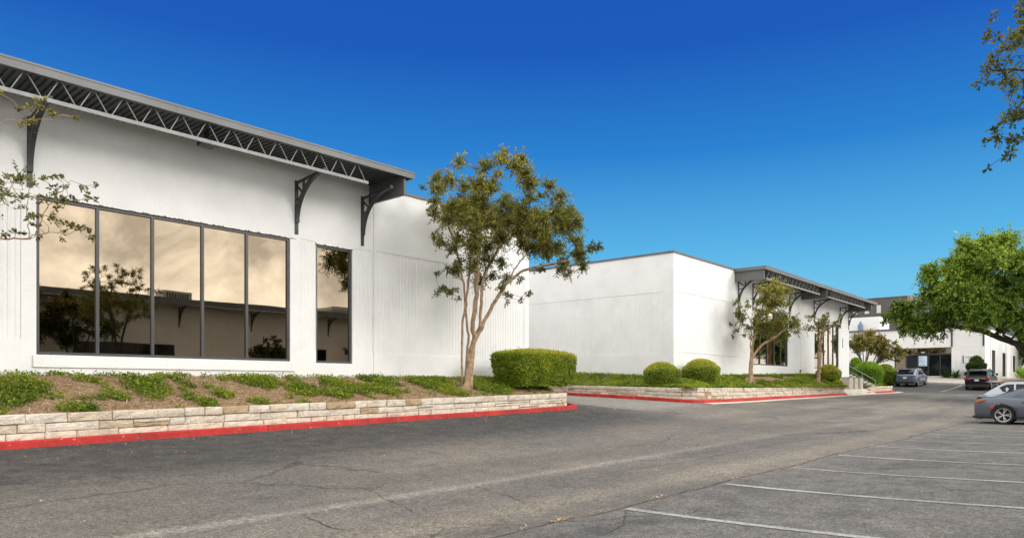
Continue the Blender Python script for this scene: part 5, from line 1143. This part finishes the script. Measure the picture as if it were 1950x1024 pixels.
# ------------------------------------------------------------------ steps, handrail, cabinets
b = MB(); rings = []
for x in np.arange(52.9, 60.0, 0.5): rings.append([(x, 15.84, gz(x, 15.84) - 0.1), (x, 15.86, gz(x, 15.86) + 0.02), (x, 16.45, -0.30), (x, 18.6, -0.22)])
b.loft(rings, closed=False, caps=False); struct(b.build('ramp_apron', 'pale_concrete'))
b = MB()
for i in range(8): b.box(64.32, 17.15 + 0.3 * i, -0.6, 65.4, 17.15 + 0.3 * i + 0.302, -0.25 + 0.15 * (i + 1) - 0.001 * i)
struct(b.build('steps', 'concrete'))
t = thing('handrail', 'sloping grey steel handrail on the steps at the end of the middle building', 'handrail', (64.25, 17.1, 0))
b = MB(); b.tube([(0, -0.05, 0.36), (0, 0.0, 0.40), (0, 2.1, 1.66), (0, 2.5, 1.66)], 0.03, 8); b.build('top_rail', 'rail_steel', t)
b = MB(); b.tube([(0, 0, -0.02), (0, 2.1, 1.22), (0, 2.5, 1.22)], 0.025, 8); b.build('lower_rail', 'rail_steel', t)
for y, z0, z1 in ((0.0, -0.35, 0.40), (1.05, 0.2, 1.02), (2.1, 0.7, 1.66)):
    b = MB(); b.tube([(0, y, z0), (0, y, z1)], 0.028, 8); b.build('post', 'rail_steel', t)
labs = ('nearest and widest grey utility cabinet standing beside the end of the stone wall', 'middle pale utility cabinet in the row before the steps', 'farthest narrow utility cabinet next to the steps')
for i, (x0, x1) in enumerate(((56.0, 56.9), (57.35, 58.05), (58.7, 59.35))):
    t = thing('utility_cabinet', labs[i], 'utility cabinet', (x0, 16.7, -0.28), 0, 'utility cabinets'); w = x1 - x0
    b = MB(); b.cbox(0, 0, 0.06, w, 0.62, 0.84, 0.015); b.build('housing', 'cabinet_front', t)
    b = MB(); b.cbox(-0.02, -0.02, 0.841, w + 0.02, 0.64, 0.88, 0.01); b.build('lid', 'cabinet_lid', t)
    b = MB(); b.box(-0.05, -0.05, -0.1, w + 0.05, 0.67, 0.06); b.build('base', 'concrete', t)
    b = MB(); b.box(0.04, -0.012, 0.12, w - 0.04, -0.001, 0.78); d_ = b.build('door', 'cabinet_front', t); b = MB(); b.cbox(w * 0.5 - 0.02, -0.03, 0.4, w * 0.5 + 0.02, -0.0125, 0.52, 0.004); b.build('handle', 'rail_steel', d_)

# ------------------------------------------------------------------ cars
def baked(o):
    """apply modifiers without operators"""
    dg = bpy.context.evaluated_depsgraph_get(); me = bpy.data.meshes.new_from_object(o.evaluated_get(dg)); o.modifiers.clear(); o.data = me; return o
def wheel_meshes(rad, wid, spokes, rim_r):
    t = MB(); prof = [(rim_r, -wid * .42), (rad * .93, -wid * .5), (rad * .985, -wid * .42), (rad, -wid * .25), (rad, wid * .25), (rad * .985, wid * .42), (rad * .93, wid * .5), (rim_r, wid * .42)]; n = 36; rings = []
    for i in range(n): a = 2 * math.pi * i / n; rings.append([(r * math.cos(a), y, r * math.sin(a)) for r, y in prof])
    rings.append(rings[0]); t.loft(rings, closed=False, caps=False)
    for s_ in (1, -1): t.poly([(rim_r * math.cos(2 * math.pi * i / n), s_ * wid * 0.22, rim_r * math.sin(2 * math.pi * i / n)) for i in range(n)][::s_])
    r = MB(); ro = rim_r; rings = []
    pr = [(ro * 1.0, wid * .44), (ro * .985, wid * .47), (ro * .90, wid * .45), (ro * .88, wid * .30)]
    for s_ in (1, -1):
        rings = []
        for i in range(n + 1): a = 2 * math.pi * i / n; rings.append([(q * math.cos(a), s_ * y, q * math.sin(a)) for q, y in pr])
        r.loft(rings, closed=False, caps=False)
        for i in range(spokes):
            a = 2 * math.pi * i / spokes
            for da in (-0.16, 0.16):
                c = (0.16 * ro * math.cos(a), s_ * wid * .38, 0.16 * ro * math.sin(a)); e = (0.92 * ro * math.cos(a + da), s_ * wid * .42, 0.92 * ro * math.sin(a + da)); r.bar(c, e, 0.022 + 0.02 * ro, 0.03, up=(0, 1, 0))
        r.tube([(0, s_ * wid * .30, 0), (0, s_ * wid * .43, 0)], 0.17 * ro, 10)
    return t, r
def car(name, label, loc, rz, paint, L, W, H, zb, body, green, wins, rear_win, front_win, rw, axles, rim_r, spokes=5, glass='car_glass', pitch=0.0, extras=None, clad=None):
    """x = 0 at the tail, nose at x = L; body rows (x, z_low, z_shoulder, z_top, half width); green rows (x, z_base, half_base, z_top, half_top)"""
    root = thing(name, label, 'car', loc, rz); root.rotation_euler = (0, -pitch, rz)
    b = MB(); rings = []
    for x, zl, zs, zt, w in body:
        zm = zl + (zs - zl) * 0.55
        half = [(0.0, zl), (0.78 * w, zl), (0.95 * w, zl + 0.07), (1.0 * w, zm), (0.985 * w, zs), (0.90 * w, zt), (0.5 * w, zt + 0.025), (0.0, zt + 0.03)]
        rings.append([(x, y, z) for y, z in half] + [(x, -y, z) for y, z in half[-2:0:-1]])
    b.loft(rings, closed=True, caps=True)
    o = b.build('body', paint, root, smooth=True, sub=2)
    cut = MB()
    for ax in axles:
        for s_ in (1, -1): cut.tube([(ax, s_ * (W / 2 - 0.30), rw), (ax, s_ * (W / 2 + 0.2), rw)], rw + 0.055, 28)
    co = cut.build('wheel_arch', 'trim_black', root); bm_ = o.modifiers.new('arch', 'BOOLEAN'); bm_.operation = 'DIFFERENCE'; bm_.object = co; bm_.solver = 'EXACT'
    bpy.context.view_layer.update(); baked(o); bpy.data.objects.remove(co)
    # greenhouse
    gx = [g[0] for g in green]; gi = lambda x, k: float(np.interp(x, gx, [g[k] for g in green]))
    rings = []; xs = sorted(set(list(np.linspace(gx[0], gx[-1], 26)) + gx))
    for x in xs:
        zb_, wb, zt, wt = (gi(x, k) for k in (1, 2, 3, 4)); zt = max(zt, zb_ + 0.012); dz = min(0.07, (zt - zb_) * 0.4)
        half = [(wb, zb_ - 0.08), (wb, zb_), (wt * 1.0 + (wb - wt) * 0.06, zt - dz), (wt * 0.965, zt - dz * 0.35), (wt * 0.9, zt), (wt * 0.5, zt + 0.022), (0, zt + 0.03)]
        rings.append([(x, y, z) for y, z in half] + [(x, -y, z) for y, z in half[-2::-1]])
    g = MB(); g.loft(rings, closed=True, caps=True); g.build('roof', paint, root, smooth=True)
    def side(x, h, s_, off=0.008):
        zb_, wb, zt, wt = (gi(x, k) for k in (1, 2, 3, 4)); zt = max(zt, zb_ + 0.012); dz = min(0.07, (zt - zb_) * 0.4); y1 = wt + (wb - wt) * 0.06
        return (x, s_ * (wb + (y1 - wb) * h + off), zb_ + (zt - dz - zb_) * h)
    for s_ in (1, -1):
        for poly in wins:
            q = MB(); pts = []
            for (xa, ha), (xb, hb) in zip(poly, poly[1:] + poly[:1]):
                for i in range(4): t = i / 4; pts.append(side(xa + (xb - xa) * t, ha + (hb - ha) * t, s_))
            q.poly(pts if s_ < 0 else pts[::-1]); q.build('window', glass, root)
        # chrome-dark surround line
    def topgrid(xa, xb, frac, nm, m_):
        q = MB(); rr = []
        for i in range(9):
            x = xa + (xb - xa) * i / 8; zt = max(gi(x, 3), gi(x, 1) + 0.012); wt = gi(x, 4); row = []
            for j in range(9):
                y = (-1 + 2 * j / 8) * frac * wt * 0.93; f = abs(y) / wt; z = zt + 0.03 * (1 - (f / 0.9) ** 2); row.append((x - 0.006 * np.sign(xb - xa), y, z + 0.010))
            rr.append(row)
        q.loft(rr, closed=False, caps=False); return q.build(nm, m_, root, smooth=True)
    topgrid(*rear_win, 'rear_window', glass); topgrid(*front_win, 'windscreen', glass)
    tm, rm = wheel_meshes(rw, 0.235, spokes, rim_r); first = None
    for ax in axles:
        for s_ in (1, -1):
            if first is None:
                wo = tm.build('wheel', 'tyre', root, smooth=False); ri = rm.build('rim', 'rim_alloy', wo); first = (wo, ri)
            else:
                wo = copy_part(first[0], root); copy_part(first[1], wo)
            wo.location = (ax, s_ * (W / 2 - 0.135), rw)
    if extras: extras(root)
    return root
def bx(root, name, m, *a, c=0.02, parent=None):
    b = MB(); b.cbox(*a, c=c); return b.build(name, m, parent or root)
# grey sporty saloon
def ex_sedan(r):
    for s_ in (1, -1):
        b = MB(); y0, y1 = (0.30, 0.86) 
        b.loft([[(0.02, s_ * 0.30, 0.86), (0.02, s_ * 0.30, 0.97), (0.06, s_ * 0.30, 0.97), (0.06, s_ * 0.30, 0.86)], [(0.05, s_ * 0.72, 0.83), (0.05, s_ * 0.72, 0.98), (0.10, s_ * 0.72, 0.98), (0.10, s_ * 0.72, 0.83)], [(0.14, s_ * 0.895, 0.84), (0.16, s_ * 0.895, 0.975), (0.2, s_ * 0.88, 0.975), (0.2, s_ * 0.88, 0.84)], [(0.42, s_ * 0.942, 0.93), (0.42, s_ * 0.942, 0.965), (0.42, s_ * 0.90, 0.965), (0.42, s_ * 0.90, 0.93)]]); b.build('tail_light', 'amber_lamp', r)
        bx(r, 'side_marker', 'red_lamp', 0.60, s_ * 0.945 - 0.012, 0.60, 0.72, s_ * 0.945 + 0.012, 0.70, c=0.005)
        bx(r, 'door_handle', 'trim_black', 1.62, s_ * 0.955 - 0.015, 0.845, 1.82, s_ * 0.955 + 0.015, 0.885, c=0.008); bx(r, 'door_handle', 'trim_black', 2.72, s_ * 0.955 - 0.015, 0.835, 2.92, s_ * 0.955 + 0.015, 0.875, c=0.008)
        bx(r, 'mirror', 'paint_slate', 3.15, s_ * 1.02 - 0.09, 0.95, 3.30, s_ * 1.02 + 0.09, 1.08, c=0.03)
        b = MB(); b.tube([(-0.03, s_ * 0.62, 0.27), (0.25, s_ * 0.62, 0.27)], 0.05, 12); b.build('exhaust', 'trim_black', r)
        bx(r, 'headlight', 'chrome', 4.82, s_ * 0.62 - 0.2, 0.62, 4.98, s_ * 0.62 + 0.2, 0.74)
    b = MB(); b.loft([[(0.02, y, 1.055 + 0.03), (0.0, y, 1.075 + 0.03), (0.16, y, 1.085 + 0.02), (0.30, y, 1.06)] for y in np.linspace(-0.80, 0.80, 9)]); b.build('spoiler', 'paint_slate', r, smooth=True)
    bx(r, 'valance', 'trim_black', 0.06, -0.75, 0.19, 0.3, 0.75, 0.34); bx(r, 'number_plate', 'plate', 0.0, -0.16, 0.62, 0.03, 0.16, 0.78, c=0.004)
    for s_ in (1, -1): bx(r, 'sill_trim', 'trim_black', 1.45, s_ * 0.9 - 0.05, 0.16, 3.75, s_ * 0.9 + 0.04, 0.24)
sed_body = [(0.0, 0.34, 0.80, 0.94, 0.70), (0.05, 0.24, 0.86, 1.03, 0.84), (0.35, 0.20, 0.92, 1.06, 0.93), (1.1, 0.18, 0.96, 1.05, 0.965), (2.0, 0.18, 0.95, 1.00, 0.955), (3.2, 0.18, 0.93, 0.98, 0.955), (4.0, 0.18, 0.88, 0.94, 0.955), (4.6, 0.20, 0.78, 0.86, 0.92), (4.95, 0.24, 0.68, 0.76, 0.84), (5.03, 0.36, 0.60, 0.66, 0.70)]
sed_green = [(0.62, 1.03, 0.74, 1.06, 0.70), (1.0, 1.03, 0.80, 1.19, 0.66), (1.55, 1.02, 0.86, 1.38, 0.62), (2.1, 1.0, 0.88, 1.46, 0.62), (2.8, 0.99, 0.88, 1.475, 0.62), (3.15, 0.98, 0.87, 1.42, 0.62), (3.6, 0.97, 0.84, 1.22, 0.66), (4.05, 0.95, 0.80, 0.97, 0.72)]
def place(x, y): return (x, y, gz(x, y))
gs = place(34.5, 3.2)
car('parked_car', 'slate grey sports saloon at the right edge with rear spoiler and split-spoke wheels', (34.5, 5.35, gz(34.5, 4.4)), R(-90), 'paint_slate', 5.03, 1.92, 1.47, 0.18, sed_body, sed_green, [[(1.28, .22), (1.78, .10), (1.78, .90), (1.62, .86)], [(1.86, .06), (2.62, .06), (2.62, .93), (1.86, .92)], [(2.72, .06), (3.62, .08), (3.2, .86), (2.72, .93)]], (0.75, 1.85, 0.92), (4.0, 3.05, 0.92), 0.362, (1.02, 4.07), 0.275, 5, 'car_glass_blue', extras=ex_sedan)
# tall estate bodies
def hatch_body(L, W, hb):
    w = W / 2
    return [(0.0, 0.40, hb - 0.16, hb - 0.02, w * .84), (0.06, 0.30, hb - 0.12, hb + 0.0, w * .94), (0.4, 0.26, hb - 0.08, hb + 0.02, w * .985), (1.2, 0.24, hb - 0.06, hb + 0.02, w), (2.4, 0.24, hb - 0.08, hb, w), (3.3, 0.24, hb - 0.09, hb, w), (L - 0.8, 0.26, hb - 0.15, hb - 0.05, w * .98), (L - 0.2, 0.28, hb - 0.28, hb - 0.16, w * .93), (L - 0.03, 0.34, hb - 0.38, hb - 0.3, w * .84), (L, 0.42, hb - 0.44, hb - 0.38, w * .7)]
def suv_green(W, hb, H, L, slope):
    w = W / 2
    return [(0.04, hb, w * .86, hb + 0.02, w * .82), (0.04 + slope * .55, hb, w * .91, hb + (H - hb) * .55, w * .80), (0.04 + slope, hb, w * .93, H - 0.04, w * .76), (0.9, hb, w * .94, H, w * .76), (2.2, hb - 0.01, w * .94, H, w * .77), (2.75, hb - 0.01, w * .94, H - 0.05, w * .77), (3.2, hb - .02, w * .92, hb + (H - hb) * .45, w * .8), (3.6, hb - 0.03, w * .88, hb, w * .82)]
def ex_suv(paint, W, hb, H, lamp, lampbox, chrome=True, black_lower=True, L=4.9):
    def f(r):
        w = W / 2
        for s_ in (1, -1):
            y0, y1, z0, z1 = lampbox
            b = MB(); b.loft([[(0.0, s_ * y0, z0 + .02), (0.0, s_ * y0, z1), (0.06, s_ * y0, z1), (0.06, s_ * y0, z0 + .02)], [(0.035, s_ * (y0 + y1) * .55, z0), (0.02, s_ * (y0 + y1) * .55, z1), (0.1, s_ * (y0 + y1) * .55, z1), (0.1, s_ * (y0 + y1) * .55, z0)], [(0.15, s_ * y1, z0), (0.13, s_ * y1, z1), (0.3, s_ * (y1 - .02), z1 - .02), (0.3, s_ * (y1 - .02), z0 + .03)]]); b.build('tail_light', lamp, r)
            bx(r, 'mirror', 'paint_black', 3.0, s_ * (w + .09) - 0.1, hb + 0.02, 3.14, s_ * (w + .09) + 0.1, hb + 0.2, c=0.03)
            bx(r, 'door_handle', 'chrome', 1.3, s_ * (w + 0.005) - 0.015, hb - 0.13, 1.5, s_ * (w + 0.005) + 0.015, hb - 0.10, c=0.006); bx(r, 'door_handle', 'chrome', 2.3, s_ * (w + 0.005) - 0.015, hb - 0.14, 2.5, s_ * (w + 0.005) + 0.015, hb - 0.11, c=0.006)
            bx(r, 'sill_trim', 'trim_black', 1.25, s_ * (w - .05) - 0.05, 0.22, L - 1.35, s_ * (w - .05) + 0.06, 0.36)
            bx(r, 'headlight', 'chrome', L - 0.25, s_ * (w - .3) - 0.2, hb - 0.4, L - 0.06, s_ * (w - .3) + 0.18, hb - 0.26); bx(r, 'reflector', 'red_lamp', -0.012, s_ * (w * .72) - 0.09, 0.46, 0.05, s_ * (w * .72) + 0.09, 0.50, c=0.005)
            b = MB(); b.bar((0.75, s_ * w * .70, H + 0.045), (2.5, s_ * w * .70, H + 0.045), 0.035); b.build('roof_rail', 'trim_black', r)
        bx(r, 'rear_bumper', 'trim_black' if black_lower else paint, -0.05, -w * .86, 0.30, 0.2, w * .86, 0.52 if black_lower else 0.6, c=0.04)
        bx(r, 'number_plate', 'plate', -0.02, -0.16, hb - 0.30, 0.02, 0.16, hb - 0.14, c=0.004)
        if chrome: bx(r, 'trim_strip', 'chrome', -0.012, -w * .58, hb - 0.08, 0.03, w * .58, hb - 0.045, c=0.005)
        b = MB(); b.loft([[(0.12, y, H - 0.02), (0.10, y, H + 0.005), (0.5, y, H + 0.03), (0.5, y, H - 0.02)] for y in np.linspace(-w * .68, w * .68, 7)]); b.build('spoiler', paint, r, smooth=True)
    return f
def suvwins(): return [[(0.75, .30), (1.15, .10), (1.15, .92), (0.62, .88)], [(1.22, .08), (1.98, .08), (1.98, .93), (1.22, .93)], [(2.06, .08), (3.05, .10), (2.72, .86), (2.06, .93)]]
def pit(x, y, L, h): return math.atan2(gz(x + math.cos(h) * (L - 1), y + math.sin(h) * (L - 1)) - gz(x + math.cos(h), y + math.sin(h)), L - 2)
car('parked_car', 'black estate car seen from behind with red tail lamps', (74.2, 11.5, gz(74.6, 11.5)), 0.0, 'paint_black', 4.9, 1.98, 1.75, 0.25, hatch_body(4.9, 1.98, 1.12), suv_green(1.98, 1.12, 1.74, 4.9, 0.55), suvwins(), (0.12, 0.55, 0.95), (3.5, 2.75, 0.92), 0.37, (0.95, 3.85), 0.26, 5, pitch=pit(74.2, 11.5, 4.9, 0), extras=ex_suv('paint_black', 1.98, 1.12, 1.74, 'red_lamp', (0.50, 0.985, 0.93, 1.10)))
car('parked_car', 'blue-grey hatchback crossover parked nose-in beside the lime-green bush', (73.3, 17.0, gz(73.6, 17.0)), R(-2), 'paint_blue', 4.45, 1.86, 1.62, 0.25, hatch_body(4.45, 1.86, 1.06), suv_green(1.86, 1.06, 1.62, 4.45, 0.85), suvwins(), (0.16, 0.84, 0.95), (3.5, 2.75, 0.92), 0.345, (0.88, 3.5), 0.24, 5, pitch=pit(73.3, 17.0, 4.4, 0), extras=ex_suv('paint_blue', 1.86, 1.06, 1.62, 'dark_lamp', (0.42, 0.925, 0.90, 1.0), chrome=False, black_lower=True, L=4.45))
car('parked_car', 'pale silver hatchback mostly hidden behind the slate grey saloon', (37.9, 5.55, gz(38, 4)), R(-90), 'paint_silver', 4.5, 1.84, 1.62, 0.25, hatch_body(4.5, 1.84, 1.05), suv_green(1.84, 1.05, 1.61, 4.5, 0.75), suvwins(), (0.14, 0.75, 0.95), (3.5, 2.75, 0.92), 0.345, (0.9, 3.55), 0.24, 5, extras=ex_suv('paint_silver', 1.84, 1.05, 1.61, 'red_lamp', (0.45, 0.915, 0.86, 0.98), chrome=False, L=4.5))
